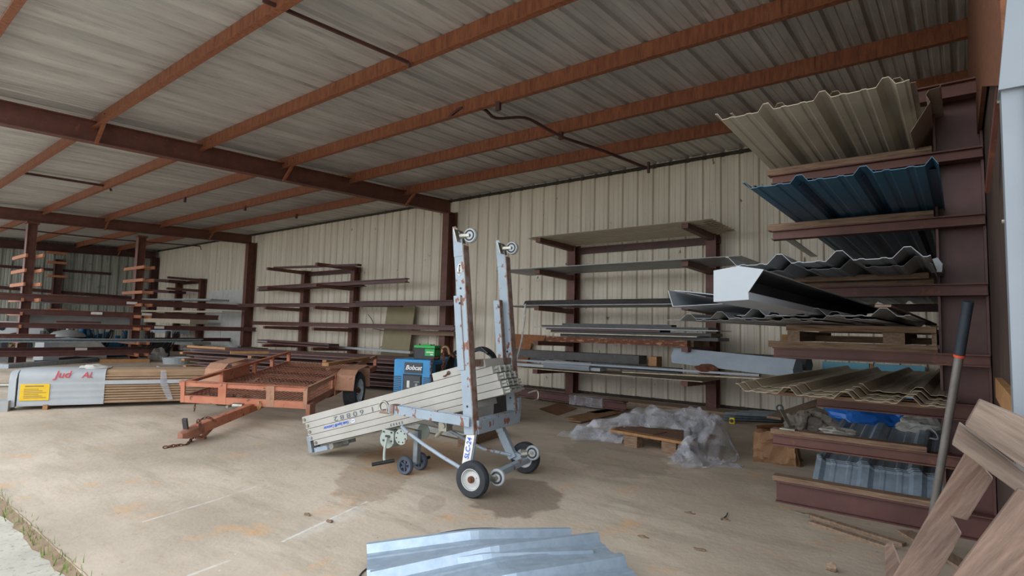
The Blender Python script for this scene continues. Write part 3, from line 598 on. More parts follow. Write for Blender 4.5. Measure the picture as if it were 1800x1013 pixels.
# ================================================================ RIGHT RACK
YA = 4.5; XC = 0.0
t = thing('cantilever_rack', (XC, YA+.1, 0), 'large red-brown cantilever rack at the right, front column with eight arms', 'rack')
MB().ext([(-p[1], p[0]) for p in ibeam(.2, .25, .014, .012)], (XC, YA+.12, 0), (XC, YA+.12, 2.84), (0,1,0)).build('column', 'oxide', t)
arms = [(2.73, 2.83, -1.08, XC+.125), (2.32, 2.39, -1.1, XC+.12), (1.90, 1.97, -1.1, XC+.12), (1.465, 1.54, -1.1, XC+.12), (1.03, 1.105, -1.1, XC+.12), (.70, .80, -.82, XC+.12), (.40, .48, -1.11, XC+.12), (.0, .15, -1.09, XC+.125)]
for z0, z1, xa, xb in arms:
    MB().ext(ibeam(.09, z1-z0, .009, .012), (xa, YA-.01, (z0+z1)/2), (xb, YA-.01, (z0+z1)/2)).build('arm', 'red_primer' if z1 > .2 else 'oxide', t)
wood = [(2, 2.39, 2.435, -1.13, -.13), (3, 1.97, 2.015, -1.13, -.13), (4, 1.54, 1.58, -1.05, -.14), (5, 1.105, 1.15, -1.13, -.13), (7, .48, .515, -1.12, -.2), (8, .15, .185, -1.11, -.08)]
wl_ = {2: 'under the beige sheets', 3: 'under the blue sheets', 4: 'under the upper grey sheets', 5: 'under the pallet boards', 7: 'under the grey rags, splintered at its right end', 8: 'on the base beam, the lowest one'}
for k, z0, z1, xa, xb in wood:
    MB().box(xa, xb, YA-.05, YA+.045, z0, z1).build('support_board', 'wood_x', label='weathered board on a right rack arm, ' + wl_[k], cat='board', group='boards on the right rack arms', bevel=.003)
# second, deeper column
Y2 = 6.9
t = thing('cantilever_rack', (XC, Y2+.1, 0), 'second rack column and arms, dark, behind the large right rack', 'rack')
MB().ext([(-p[1], p[0]) for p in ibeam(.2, .25, .014, .012)], (XC, Y2+.12, 0), (XC, Y2+.12, 2.84), (0,1,0)).build('column', 'red_primer_dark', t)
for z0, z1, xa, xb in arms: MB().ext(ibeam(.09, z1-z0, .009, .012), (xa, Y2-.01, (z0+z1)/2), (XC+.12, Y2-.01, (z0+z1)/2)).build('arm', 'red_primer_dark', t)
def ysheet(xl, xr, y0, y1, z, m, lab, pitch=.305, h=.04, z1=None, tilt=0, start=0, grp=None, name='ribbed_sheet', base=.09, top=.03, sag=0, t=.002):
    P = ribs(xr-xl, pitch, h, base, top, True, start, t=t)
    return sheet(P, (xl, y0, z), (xl, y1, z if z1 is None else z1), V((1, 0, tilt)), (0,0,1), 10 if sag else 1, sag).build(name, m, label=lab, cat='sheet', group=grp)
g = 'beige ribbed sheets on the right rack'
ysheet(-1.21, -.19, 3.55, 8.4, 2.55, 'beige_sheet', 'lower beige ribbed roofing sheet, the widest overhang at the top of the right rack', z1=2.42, grp=g, h=.045, t=.004)
ysheet(-1.17, -.17, 3.72, 8.4, 2.60, 'beige_sheet', 'upper beige ribbed roofing sheet nested in the lower one', z1=2.44, grp=g, h=.045)
# tilted last sheet against the column
sheet(ribs(.3, .305, .04, .09, .03, True, .24), (-.22, 4.05, 2.42), (-.22, 8, 2.44), V((.5, 0, .85)).normalized(), V((-.85,0,.5))).build('ribbed_sheet', 'beige_sheet', label='beige sheet tilted up against the right rack column', cat='sheet')
g = 'blue ribbed sheets on the right rack'
ysheet(-1.0, -.075, 3.4, 8.2, 2.045, 'blue_sheet', 'lower blue ribbed roofing sheet on the third arm of the right rack', h=.04, z1=2.02, grp=g, t=.004)
ysheet(-.98, -.075, 3.55, 8.3, 2.056, 'navy_sheet', 'upper dark blue ribbed sheet nested above the blue one', h=.04, z1=2.03, grp=g)
ysheet(-.8, -.1, 4.75, 8.3, 1.945, 'navy_sheet', 'dark navy ribbed sheet hanging behind the third arm', h=.03)
MB().ext(ang(.06, .05, .004), PY(1377, 420, 4.7), PY(1425, 452, 6.0)).build('metal_angle', 'steel', label='small bright metal angle sticking out above the grey sheets', cat='angle')
# gutters piece at the column
MB().ext([(0,0),(.05,0),(.055,.05),(.03,.09),(0,.08)], (-.145, 4.3, 1.6), (-.13, 7.5, 1.6)).build('downspout', 'grey_sheet', label='small grey trim stuck between the upper grey sheets and the column', cat='trim')
g = 'grey translucent ribbed sheets on the fourth arm'
ysheet(-1.13, -.12, 3.5, 8.2, 1.605, 'grey_sheet', 'upper pale grey ribbed sheet on the fourth arm, curled rib ends', h=.055, z1=1.62, grp=g, base=.13, top=.03, t=.004)
ysheet(-1.10, -.12, 3.75, 8.2, 1.588, 'grey_sheet', 'lower grey ribbed sheet on the fourth arm', h=.05, z1=1.6, grp=g, base=.13, top=.03)
MB().box(-.95, -.16, 4.3, 4.42, 1.565, 1.6).build('support_board', 'wood_x', label='dark board wedged between the upper grey sheets and the fourth arm', cat='board')
# pallet boards on arm five
t = thing('pallet', (-.55, 5.0, 1.15), 'weathered wooden pallet lying on the fifth arm of the right rack', 'pallet')
MB().box(-1.0, -.135, 4.42, 4.54, 1.228, 1.268).build('deck_board', 'wood_x', t); MB().box(-1.0, -.135, 5.6, 5.7, 1.228, 1.268).build('deck_board', 'wood_x', t)
for xa, xb in ((-1.0, -.92), (-.42, -.3), (-.16, -.135)): MB().box(xa, xb, 4.46, 5.7, 1.152, 1.226).build('stringer', 'wood_y', t)
MB().box(-.95, -.14, 5.0, 5.1, 1.152, 1.2).build('stringer', 'wood_x', t)
MB().box(-1.06, -.93, 4.55, 4.64, 1.152, 1.2).build('wood_offcut', 'wood_new', label='small wood block at the left tip of the fifth arm', cat='wood')
# grey sheets on the pallet
for k, (xl, xr, y0, z, lab) in enumerate(((-1.55, -.62, 3.6, 1.275, 'lowest and leftmost grey ribbed sheet under the white gutter'), (-1.3, -.35, 3.45, 1.284, 'middle grey ribbed sheet under the white gutter'), (-1.02, -.2, 3.35, 1.298, 'grey ribbed sheet right of the white gutter, curled rib'))):
    ysheet(xl, xr, y0, 7.6, z, 'grey_sheet', lab, h=.04, base=.11, top=.03, grp='grey ribbed sheets on the pallet', z1=z+.03, start=.15 if k < 2 else .1)
MB().bar(PY(1552, 538, 3.4), (-.2, 5.6, 1.31), .07, .012).build('wood_strip', 'wood_y', label='thin wooden strip lying along the edge of the grey sheets', cat='strip')
# big white box gutter with end cap
g5 = [PY(x, y, 2.35) for x, y in ((1255, 476), (1299, 468), (1343, 474), (1316, 514), (1317, 527), (1255, 531))]
t = thing('box_gutter', (g5[0]+g5[3])/2, 'large bright white box gutter with closed end cap jutting from the right rack', 'gutter')
dY = V((.16, 3.3, -.05)); mb = MB()
outer = [(p.x, p.z) for p in g5]; cx = sum(p[0] for p in outer)/6; cz = sum(p[1] for p in outer)/6
open_ = [2, 1, 0, 5, 4]  # side from lower right lip is open
sh = [(outer[i][0], outer[i][1]) for i in (3, 4, 5, 0, 1, 2)]; inn = [(cx+(x-cx)*.96, cz+(z-cz)*.955) for x, z in sh]
mb.loft(sh+inn[::-1], [((0, 2.35, 0), (1,0,0), (0,0,1)), (V((0, 2.35, 0))+dY, (1,0,0), (0,0,1))]).build('trough', 'white_gutter', t)
ln = [(cx+(x-cx)*.955, cz+(z-cz)*.95) for x, z in sh]; ln2 = [(cx+(x-cx)*.94, cz+(z-cz)*.93) for x, z in sh]
MB().loft(ln+ln2[::-1], [((0, 2.36, 0), (1,0,0), (0,0,1)), (V((0, 2.34, 0))+dY, (1,0,0), (0,0,1))]).build('inner_shade_liner', 'gutter_inside_shade', t, label='inner face with its shade painted dark grey')  # added liner, its dark colour paints the shadow inside the trough
MB().loft(outer, [((0, 2.345, 0), (1,0,0), (0,0,1)), ((0, 2.352, 0), (1,0,0), (0,0,1))]).build('end_cap', 'white_gutter', t)
# white trims left of the gutter
q = [PY(x, y, 3.3) for x, y in ((1174, 511), (1187, 541))]
P1 = [(0, 0), (.03, -.1), (.33, -.085), (.33, -.082), (.034, -.096), (.004, .001)]
MB().loft(P1, [(q[0], (1,0,0), (0,0,1)), (q[0]+V((.1, 3.2, -.03)), (1,0,0), (0,0,1))]).build('white_trim', 'white_gutter', label='long white angled trim with pointed end left of the big white gutter', cat='trim', group='white trims on the right rack')
MB().loft([(0,0),(.24,-.03),(.24,-.026),(.0,.004)], [(q[0]+V((.02, .05, .002)), (1,0,0), (0,0,1)), (q[0]+V((.12, 3.2, -.02)), (1,0,0), (0,0,1))]).build('white_trim', 'blue_grey_gutter', label='upper pale flat trim lying on the white angled trim', cat='trim', group='white trims on the right rack')
# tan sheets
g = 'tan ribbed sheets on the sixth arm'
zt = .832
for k in range(3):
    ysheet(-1.16+.012*k, -.085, 3.78+.05*k*(k+1), 8.0, zt+.006*k, 'tan_sheet', ['lowest', 'second', 'third'][k]+' dusty tan ribbed sheet of the low pile on the right rack', h=.042, base=.11, top=.035, grp=g, z1=.80+.006*k)
ysheet(-.52, -.085, 4.15, 8.0, zt+.03, 'tan_sheet', 'narrow tan sheet on top of the low pile next to the column', h=.042, base=.11, top=.035, grp=g, z1=.83)
mb = MB().box(-1.02, -.1, 3.95, 4.05, .805, .828); mb.build('support_board', 'wood_x', label='thin board under the front edge of the tan sheets', cat='board')
# blue foam boards at back wall
for pa, pb, lab in ((1446, 1529, 'left light blue foam board leaning on the back wall'), (1535, 1626, 'right light blue foam board leaning on the back wall')):
    a = PY(pa, 640, YW-.12); b = PY(pb, 640, YW-.12)
    MB().box(a.x, b.x, YW-.14, YW-.1, .0, .84).build('foam_board', 'foam_blue', label=lab, cat='board')
xo = PY(1532, 640, YW-.12).x; MB().box(xo-.03, xo+.03, YW-.14, YW-.1, 0, .84).build('batten', 'wood_new', label='thin wooden batten between the two light blue foam boards', cat='batten')
# lower bent silver sheets
def bentcap(pts, side, W, name, m, lab, grp=None, h=.03, pitch=.305, cat='sheet', start=0, base=.1, top=.045):
    P = ribs(W, pitch, h, base, top, True, start, t=.003); pts = [V(p) for p in pts]; st = []; side = V(side).normalized()
    for i, p in enumerate(pts):
        d = (pts[min(i+1, len(pts)-1)]-pts[max(i-1, 0)]).normalized(); n = side.cross(d)
        if n.z < 0: n = -n
        st.append((p, side, n.normalized()))
    mb = MB().loft(P, st); return mb.build(name, m, label=lab, cat=cat, group=grp)
c1 = PY(1445, 812, 4.86)
for k in range(3):
    o = V((-.01*k, .03*k, .006*k))
    bentcap([V((-.88, 4.60, .05))+o, V((-.88, 4.845, c1.z-.012))+o, V((-.88, 4.855, c1.z+.006))+o, V((-.88, 4.87, c1.z+.006))+o, V((-.88, 4.88, c1.z-.006))+o, V((-.88, 6.0, .40))+o], (1,0,0), .76, 'ridge_cap', 'galvalume', ['lowest', 'middle', 'topmost'][k]+' bent silver ridge sheet standing inside the bottom of the right rack', 'bent ridge sheets in the right rack')
# foreground ridge caps
u = V((.60, .80, 0)); v = V((.80, -.60, 0))
for k in range(2):
    Lp, Kp, Rp = (PZ(645, 967, .075), PZ(832, 942, .13), PZ(1000, 939, .085)) if k == 0 else (PZ(652, 1017, .085), PZ(868, 970, .15), PZ(1049, 947, .10))
    dd = (Rp-Lp); pts = [Lp, Kp-(Kp-Lp).normalized()*.02, Kp+(Rp-Kp).normalized()*.02, Rp]
    bentcap(pts, v, .98, 'ridge_cap', 'galvalume', ['bent silver ridge sheet in the foreground, rear one of the two', 'bent silver ridge sheet in the foreground, overlapping in front'][k], 'bent ridge sheets in the foreground', h=.035)
for k in range(2):
    o = PZ(645, 962, .02)+V((.05*k, .04*k, -.018+.0*k)); MB().bar(o+u*.15+v*.1*(1+6*k)+V((0,0,.0)), o+u*.9+v*.1*(1+6*k)+V((0,0,.0)), .09, .038).build('support_board', 'wood_x', label=['rear', 'front'][k]+' board under the foreground ridge sheets', cat='board')
a = [PZ(x, y, z) for x, y, z in ((632, 1013, .004), (645, 1000, .004), (690, 975, .004), (737, 948, .004), (780, 937, .004), (830, 930, .004), (880, 930, .004), (915, 935, .004))]
MB().tube(smooth(a), .004, 6).build('steel_strap', 'charcoal', label='thin dark strap looping on the floor behind the foreground sheets', cat='strap')
# under the right rack: junk
MB().blob(PZ(1425, 738, .3)+V((.0,.3,-.1)), (.24, .22, .16), 11, .22, 4, 1).build('grey_sack', 'cloth_grey', label='dusty grey plastic sack behind the seventh arm', cat='sack')
MB().blob(PZ(1385, 740, .3)+V((0,.5,-.12)), (.14, .18, .15), 12, .3, 4, 1).build('rag', 'cloth_grey', label='dark crumpled grey cloth left of the dusty sack', cat='rag')
MB().blob(V((-.62, 6.7, .4)), (.42, .3, .2), 5, .2, 4, 1).build('blue_tarp', 'tarp_blue', label='bright blue tarp bundled under the tan sheets', cat='tarp')
MB().blob(V((-.25, 6.2, .42)), (.24, .25, .12), 15, .2, 4, 1).build('white_bag', 'cloth_white', label='pale plastic bag right of the blue tarp', cat='bag')
MB().blob(PY(1470, 757, 4.9)+V((0,.1,-.02)), (.12, .1, .035), 16, .25, 3, 1).build('rag', 'cloth_white', label='pale crumpled rag lying just behind the seventh arm board', cat='rag')
MB().box(-1.05, -.15, 6.2, 7.2, .0, .24).build('wooden_crate', 'wood_x', label='low dark crate supporting the blue tarp and bags', cat='crate')
MB().box(-1.15, -.95, 4.9, 5.6, 0, .24).build('wood_stack', 'wood_x', label='dark block of wood behind the crushed cardboard box', cat='wood') if False else None
q = [PY(1393, 765, 4.75), PY(1382, 742, 4.9)]; t = thing('metal_bracket', q[0], 'shiny galvanised bracket with a ring standing on the seventh arm', 'bracket')
MB().bar((-1.0, 4.52, .53), (-1.08, 4.6, .64), .03, .008).build('stem', 'steel', t); MB().ring((-1.09, 4.6, .65), (0,1,0), .022, .006).build('ring', 'charcoal', t); MB().box(-1.06, -.96, 4.46, 4.54, .516, .524).build('foot', 'steel', t)
# aluminium sheets on the floor behind the box
P = ribs(.62, .1, .03, .08, .03, False, .05)
for k in range(3):
    a, b = PZ(1268, 738-4*k, .02+.045*k), PZ(1372, 742-3*k, .02+.045*k)
    sheet(P, a+V((0,.05*k,0)), b+V((.15,.1+.05*k,0)), V((.35, .93, 0)).normalized()).build('aluminium_sheet', 'galv', label=['lowest', 'middle', 'topmost'][k]+' silver ribbed strip in the low pile behind the cardboard box', cat='sheet', group='silver ribbed strips on the floor')
MB().bar(PZ(1360, 735, .12), PZ(1440, 722, .2)+V((0,.6,.1)), .2, .03).build('leaning_plank', 'wood_y', label='grey plank leaning on the silver strips below the tan sheets', cat='plank')
p = PZ(1289, 738, .05)+V((0,-.04,0)); t = thing('tape_measure', p, 'small yellow and black tape measure by the silver strips', 'tape measure')
MB().box(p.x-.035, p.x+.035, p.y-.02, p.y+.02, p.z-.05, p.z+.03).build('case', 'tape_yellow', t, bevel=.01); MB().cyl(p+V((0,-.022,-.01)), p+V((0,-.03,-.01)), .025).build('grip', 'black', t)
MB().tube(smooth([V((-.35, 5.4, .5)), V((-.28, 5.35, .54)), V((-.2, 5.3, .52)), V((-.17, 5.3, .46)), V((-.22, 5.35, .45))]), .006, 8).build('white_hose', 'white_paint', label='white looped hose beside the grey pole in the rack', cat='hose')
# pole with black grip
a, b = PY(1652, 830, 3.7), PY(1702, 530, 3.45); a2 = a+(a-b)*.95; a2 = a+(a-b)*((a.z-.02)/(b.z-a.z)); t = thing('pole', a2, 'tall grey metal pole with black grip and orange ring before the right rack', 'pole')
s = (PY(1687, 619, 3.5)-a).length/(b-a).length; c = a.lerp(b, .70); MB().cyl(a2, c, .019, 20).build('tube', 'pole_grey', t, True)
MB().cyl(c, b, .0225, 20).build('grip', 'grip_black', t, True); MB().cyl(c-(b-a).normalized()*.008, c+(b-a).normalized()*.004, .0235, 20).build('ring', 'orange_ring', t)
# ---- broken wooden crates / planks in the right foreground
def plank(pts, Y, th, m, name, lab, par=None, slope=0, cat='plank'):
    P = [PY(x, y, Y+slope*(y-900)/100) for x, y in pts]; n = (P[1]-P[0]).cross(P[2]-P[1]).normalized()
    if n.y < 0: n = -n
    mb = MB(); k = len(P); mb.add(P+[p+n*th for p in P], [tuple(range(k)), tuple(range(k, 2*k))]+[(i, (i+1) % k, k+(i+1) % k, k+i) for i in range(k)])
    return mb.build(name, m, par, bevel=.002, label=lab if par is None else None, cat=cat if par is None else None)
t = thing('broken_pallet', V((-.2, 1.5, 0)), 'broken weathered pallet leaning at the right foreground, two blocks at its top', 'pallet')
plank([(1570, 1013), (1700, 790), (1746, 842), (1700, 916), (1672, 908), (1690, 940), (1640, 1030), (1390, 1450), (1315, 1450)], 1.50, .018, 'wood_slat', 'slat', '', t)
plank([(1555, 960), (1568, 957), (1600, 1040), (1640, 1480), (1560, 1480)], 1.56, .02, 'wood_slat', 'slat', '', t)
plank([(1686, 746), (1812, 842), (1796, 872), (1673, 782)], 1.38, .05, 'wood_end', 'end_block', '', t)
plank([(1722, 704), (1840, 752), (1825, 842), (1696, 750)], 1.33, .045, 'wood_end', 'end_block', '', t)
plank([(1655, 1040), (1790, 860), (1860, 885), (1860, 1500), (1400, 1500)], 1.30, .018, 'wood_slat', 'leaning_plank', 'widest pale plank leaning in the lower right corner', None)
# floor planks near base beam
MB().bar(PZ(1398, 900, .01), PZ(1424, 908, .01), .02, .015).build('metal_offcut', 'steel', label='short shiny metal offcut on the floor before the base beam', cat='metal')
for k, (p, q, lab) in enumerate((((1420, 905), (1590, 958), 'rear floor plank before the base beam of the right rack'), ((1425, 918), (1570, 965), 'front floor plank before the base beam of the right rack'))):
    MB().bar(PZ(*p, .01), PZ(*q, .01), .05, .02).build('floor_plank', 'wood_y', label=lab, cat='plank', bevel=.002)
MB().bar(PZ(1590, 935, .012), PZ(1700, 1000, .012), .09, .02).build('floor_plank', 'wood_y', label='short plank on the floor under the broken pallet', cat='plank')
p = PZ(1462, 1005); MB().blob(p+V((0,0,.02)), (.03, .015, .025), 3, .3, 2, 1).build('wood_chip', 'wood_weathered', label='small wood chip standing on the floor at the bottom right', cat='wood')
for k, (x, y) in enumerate(((1275, 915), (1212, 903), (540, 906), (580, 918), (1130, 945), (1230, 968))):
    p = PZ(x, y); MB().blob(p+V((0,0,.004)), (.03, .014, .008), k, .4, 2, 1).build('leaf_litter', 'dirt', label=['curled brown leaf right of the stain', 'tiny brown leaf left of the curled one', 'dark lump on the floor left of the chalk line', 'second dark lump near the chalk line', 'dead leaf on the floor behind the ridge sheets', 'small debris at the lower right floor'][k], cat='debris')
t_ = MB().tube([PZ(1268, 914, .006), PZ(1276, 908, .008), PZ(1279, 902, .006)], .004, 5).build('twig', 'charcoal', label='thin curved dark twig on the floor at right of centre', cat='twig')
# ---- white corner trim at the far right, wooden shelf
t = thing('corner_trim', PY(1780, 700, 1.5), 'white painted steel door post at the right edge of the picture', 'post')
a, b = PY(1757, 180, 1.5), PY(1795, 800, 1.5)
MB().box(a.x, a.x+.32, 1.44, 1.5, 0, PY(1757, 176, 1.5).z).build('post', 'post_white', t); 
z0 = PY(1757, 178, 1.5).z
MB().loft([(0,0),(.3,0),(.3,.7),(.09,.7),(.03,.3)], [((a.x-.004, 1.43, z0), (1,0,0), (0,0,1)), ((a.x-.004, 1.5, z0), (1,0,0), (0,0,1))]).build('gusset', 'post_white', t)
MB().box(a.x+.035, a.x+.32, 1.43, 1.44, 0, z0).build('post_rib', 'post_white', t)
for zk in (.35, .1): MB().cyl((a.x+.01, 1.5, z0+zk-.35), (a.x-.004, 1.5, z0+zk-.35), .004, 8).build('screw', 'steel', t)
q = [PY(1746, 672, 2.6), PY(1790, 700, 2.3)]
t = thing('wooden_shelf', q[0], 'dusty wooden ledge wedged behind the white post', 'shelf')
MB().box(.105, .5, 2.1, 3.4, PY(1746, 672, 3.0).z-.09, PY(1746, 672, 3.0).z).build('ledge', 'wood_new', t)
# ================================================================ PURLIN STACK ON THE FLOOR (mid)
A, B = V((-13.75, 5.45, 0)), V((-8.0, 6.95, 0)); ex = (B-A).normalized(); ey = V((-ex.y, ex.x, 0))
lay = ['bottom', 'second', 'third', 'top']
for k in range(4):
    z = .09+k*.14; nrow = 4
    for j in range(nrow):
        o = A+ey*(.05+j*.3)+ex*(.12*((j*7+k*3) % 4))
        MB().ext(chan(.2, .085, .006, .02), o+V((0,0,z)), o+ex*5.9+V((0,0,z))).build('steel_purlin', 'oxide', label='maroon steel purlin in the floor stack, %s layer, %s row' % (lay[k], ['front', 'second', 'third', 'rear'][j]), cat='purlin', group='maroon purlins stacked on the floor')
    for i, s in enumerate((.5, 2.6, 4.6)):
        o = A+ex*(s-.15*k)-ey*(.32-.06*k)+V((0,0,z-.0275)); w_ = .05
        MB().bar(o, o+ey*1.5, .10, w_).build('spacer_block', 'wood_new', label='orange-brown wood spacer in the purlin stack, %s layer, %s' % (lay[k], ['left end', 'middle', 'right end'][i]), cat='spacer', group='wood spacers in the purlin stack', bevel=.003)
for i, (x0, y0, x1, y1, lab) in enumerate(((332, 609, 399, 613, 'wood bar lying on the left end of the purlin stack'), (405, 620, 472, 620, 'wood bar lying across the middle of the purlin stack'), (572, 641, 645, 630, 'long wood bar lying slanted on the right end of the purlin stack'))):
    a, b = PZ(x0, y0, .655), PZ(x1, y1, .655); a = A+ex*((a-A).dot(ex)) + ey*.1; b = PZ(x1, y1, .655); a.z = .655
    MB().bar(PZ(x0, y0, .65), PZ(x1, y1, .65), .09, .045).build('spacer_block', 'wood_new', label=lab, cat='spacer', bevel=.003)
# white bucket, yellow box
p = PZ(411, 628, .25); p = V((p.x*.0+PY(411, 620, 8.9).x, 8.9, 0))
t = thing('bucket', p, 'white plastic bucket standing by the far door and column', 'bucket')
zt_ = PY(411, 607, 8.9).z
MB().lathe([(0,0), (.16,0), (.2,.38), (.21,.38), (.21,.4), (.19,.4), (.15,.02), (0,.02)], p+V((0,0,zt_-.4)), (0,0,1)).build('pail', 'white_paint', t, True)
MB().box(p.x-.3, p.x+.3, p.y-.3, p.y+.3, 0, max(.02, zt_-.4)).build('storage_crate', 'dark_grey', label='dark crate under the white bucket', cat='crate')
p = PY(444, 617, 8.6); t = thing('toolbox', (p.x, 8.6, 0), 'dull yellow open toolbox beside the column near the far door', 'toolbox')
MB().box(p.x-.45, p.x+.45, 8.4, 8.8, p.z-.14, p.z+.06).build('body', 'yellow_box', t, bevel=.01); MB().box(p.x-.5, p.x+.5, 8.38, 8.82, p.z+.07, p.z+.1).build('lid', 'dark_grey', t)
MB().box(p.x-.5, p.x+.5, 8.35, 8.85, 0, p.z-.14).build('storage_crate', 'dark_grey', label='dark crate under the yellow toolbox', cat='crate')
# white sheets and trays on the floor, mid left
a = PZ(300, 655); q = [PZ(275, 645), PZ(375, 646), PZ(420, 662), PZ(325, 664)]
MB().add([p+V((0,0,.03)) for p in q]+[p for p in q], [(0,1,2,3),(4,5,6,7),(0,1,5,4),(1,2,6,5),(2,3,7,6),(3,0,4,7)]).build('foam_sheet', 'white_paint', label='white torn sheet flat on the floor behind the trailer', cat='sheet')
p = PZ(304, 641); MB().lathe([(0,0), (.32,0), (.36,.18), (.34,.18), (.30,.02), (0,.02)], p+V((-.3,.2,0)), (0,0,1), 24).build('white_tray', 'white_paint', label='round white tray on the floor beside the purlin stack', cat='tray')
MB().blob(PZ(276, 634)+V((-.2,.1,.12)), (.22, .22, .22), 21, .25, 3, 1).build('plastic_bag', 'cloth_white', label='crumpled white bag behind the round white tray', cat='bag')
for k, (a, b, w, h, m, nm, lab) in enumerate((((5, 648), (165, 636), .25, .1, 'galv', 'metal_channel', 'long grey metal channel on the floor below the posts, left'), ((60, 638), (120, 637), .2, .06, 'dark_grey', 'dark_strip', 'dark flat strip behind the grey floor channel'), ((175, 638), (262, 637), .3, .1, 'wood_new', 'timber', 'pale timber on the floor between the two posts'), ((120, 634), (200, 632), .3, .05, 'wood_new', 'timber', 'thin timber behind the pale one between the posts'), ((0, 638), (15, 637), .4, .2, 'dark_grey', 'steel_box', 'grey box on the floor at the far left edge'))):
    MB().bar(PZ(*a)+V((0,0,h/2)), PZ(*b)+V((0,0,h/2)), w, h).build(nm, m, label=lab, cat='metal' if 'galv' in m or 'dark' in m else 'timber')
# ---- stored vehicle and machines far behind
XV = -21.6
t = thing('pickup_truck', (XV, PX(20, 600, XV).y, 0), 'white pickup truck parked far left behind the beams', 'truck')
a, b = PX(-60, 590, XV), PX(76, 590, XV); zt1, zb1 = PX(40, 566, XV).z, PX(40, 593, XV).z
prof = [(a.y, zb1), (b.y-.05, zb1), (b.y, zb1+.1), (b.y, zt1-.06), (b.y-.05, zt1), (a.y, zt1)]
MB().loft(prof, [((XV, 0, 0), (0,1,0), (0,0,1)), ((XV-1.7, 0, 0), (0,1,0), (0,0,1))]).build('truck_body', 'truck_white', t)
c = PX(28, 605, XV+.02)
for X in (XV+.03, XV-1.5):
    w_ = MB().lathe([(.2,-.1),(.34,-.1),(.37,-.06),(.37,.06),(.34,.1),(.2,.1)], (X, c.y, .37), (1,0,0)).build('wheel', 'tire', t, True)
    mb = MB().lathe([(.17,-.05),(.2,-.05),(.2,.07),(.17,.07)], (X+.03, c.y, .37), (1,0,0))
    for k in range(5): mb.bar((X+.08, c.y, .37), (X+.08, c.y+.19*math.cos(k*1.2566), .37+.19*math.sin(k*1.2566)), .05, .03, (1,0,0))
    mb.build('rim', 'brass', w_)
MB().cyl((XV+.01, PX(4, 577, XV).y, PX(4, 577, XV).z), (XV-.05, PX(4, 577, XV).y, PX(4, 577, XV).z), .07).build('fuel_cap', 'black', t)
def machine(px0, px1, y0, y1, X, m, name, lab, cat, seed):
    a, b = PX(px0, y0, X), PX(px1, y1, X); rr = random.Random(seed); t = thing(name, (X, (a.y+b.y)/2, 0), lab, cat)
    z1, z0 = a.z, 0; H = z1-z0
    MB().box(X-.7, X, a.y, b.y, z0, z0+H*.55).build('block', m, t, bevel=.03)
    mb = MB()
    for k in range(5):
        y = a.y+(b.y-a.y)*rr.random(); r = .06+.1*rr.random(); mb.cyl((X-.1, y, z0+H*.5), (X-.1, y, z0+H*(.7+.3*rr.random())), r*.6, 12)
    mb.build('fittings', m, t); mb = MB()
    for k in range(6):
        y = a.y+(b.y-a.y)*rr.random(); mb.tube(smooth([V((X+.02, y, z0+H*.2)), V((X+.1, y+.15, z0+H*.6)), V((X, y+.35*rr.random(), z0+H*.9))]), .02, 6)
    mb.build('hoses', 'black', t); return t
machine(78, 128, 572, 612, -21.4, 'dark_grey', 'engine', 'dark grey engine with hoses between the truck and the blue machine', 'engine', 1)
machine(145, 172, 573, 600, -21.0, 'machine_blue', 'compressor', 'bright blue machine behind the grey channel, left one', 'machine', 2)
machine(176, 230, 575, 600, -21.2, 'machine_blue', 'compressor', 'dull blue machine with tarp, right one of the blue pair', 'machine', 3)
machine(250, 300, 578, 612, -20.6, 'dark_grey', 'engine', 'heap of dark machine parts right of the second post', 'engine', 4)
p = PX(119, 592, -21.0); MB().lathe([(0,0), (.46,0), (.45,.05), (.34,.14), (.15,.19), (.05,.2), (.04,.34), (0,.34)], (p.x, p.y, p.z), (0,0,1)).build('lamp_dome', 'board_grey', True and None, True, label='round grey dome cover resting above the grey channel', cat='dome')
MB().box(p.x-.35, p.x+.3, p.y-.3, p.y+.3, 0, p.z).build('storage_crate', 'dark_grey', label='dark crate under the round grey dome', cat='crate')
a, b = PX(78, 598, -19.6), PX(188, 615, -19.6)
t = thing('covered_box', (-19.6, (a.y+b.y)/2, 0), 'long low load under a pale grey sheet, between the posts', 'box')
MB().box(-20.6, -19.62, a.y+.02, b.y-.1, 0, a.z-.02).build('crate_body', 'dark_grey', t)
MB().loft([(0,0),(.0,a.z),(.1,a.z+.04),(.9,a.z+.03),(1.05,0)], [((-19.58, a.y, 0), (-1,0,0), (0,0,1)), ((-19.58, a.y+.35, 0), (-1,0,0), (0,0,1))]).build('paper_wrap', 'white_paint', t)
MB().loft([(0,.1),(.0,a.z-.02),(.1,a.z+.02),(.9,a.z+.02),(1.05,0.1)], [((-19.57, a.y+.35, 0), (-1,0,0), (0,0,1)), ((-19.57, (a.y+b.y)/2, .03), (-1,0,0), (0,0,1)), ((-19.57, b.y-.2, -.02), (-1,0,0), (0,0,1)), ((-19.57, b.y, -.25), (-1,0,0), (0,0,1))]).build('cover_sheet', 'cloth_white', t)
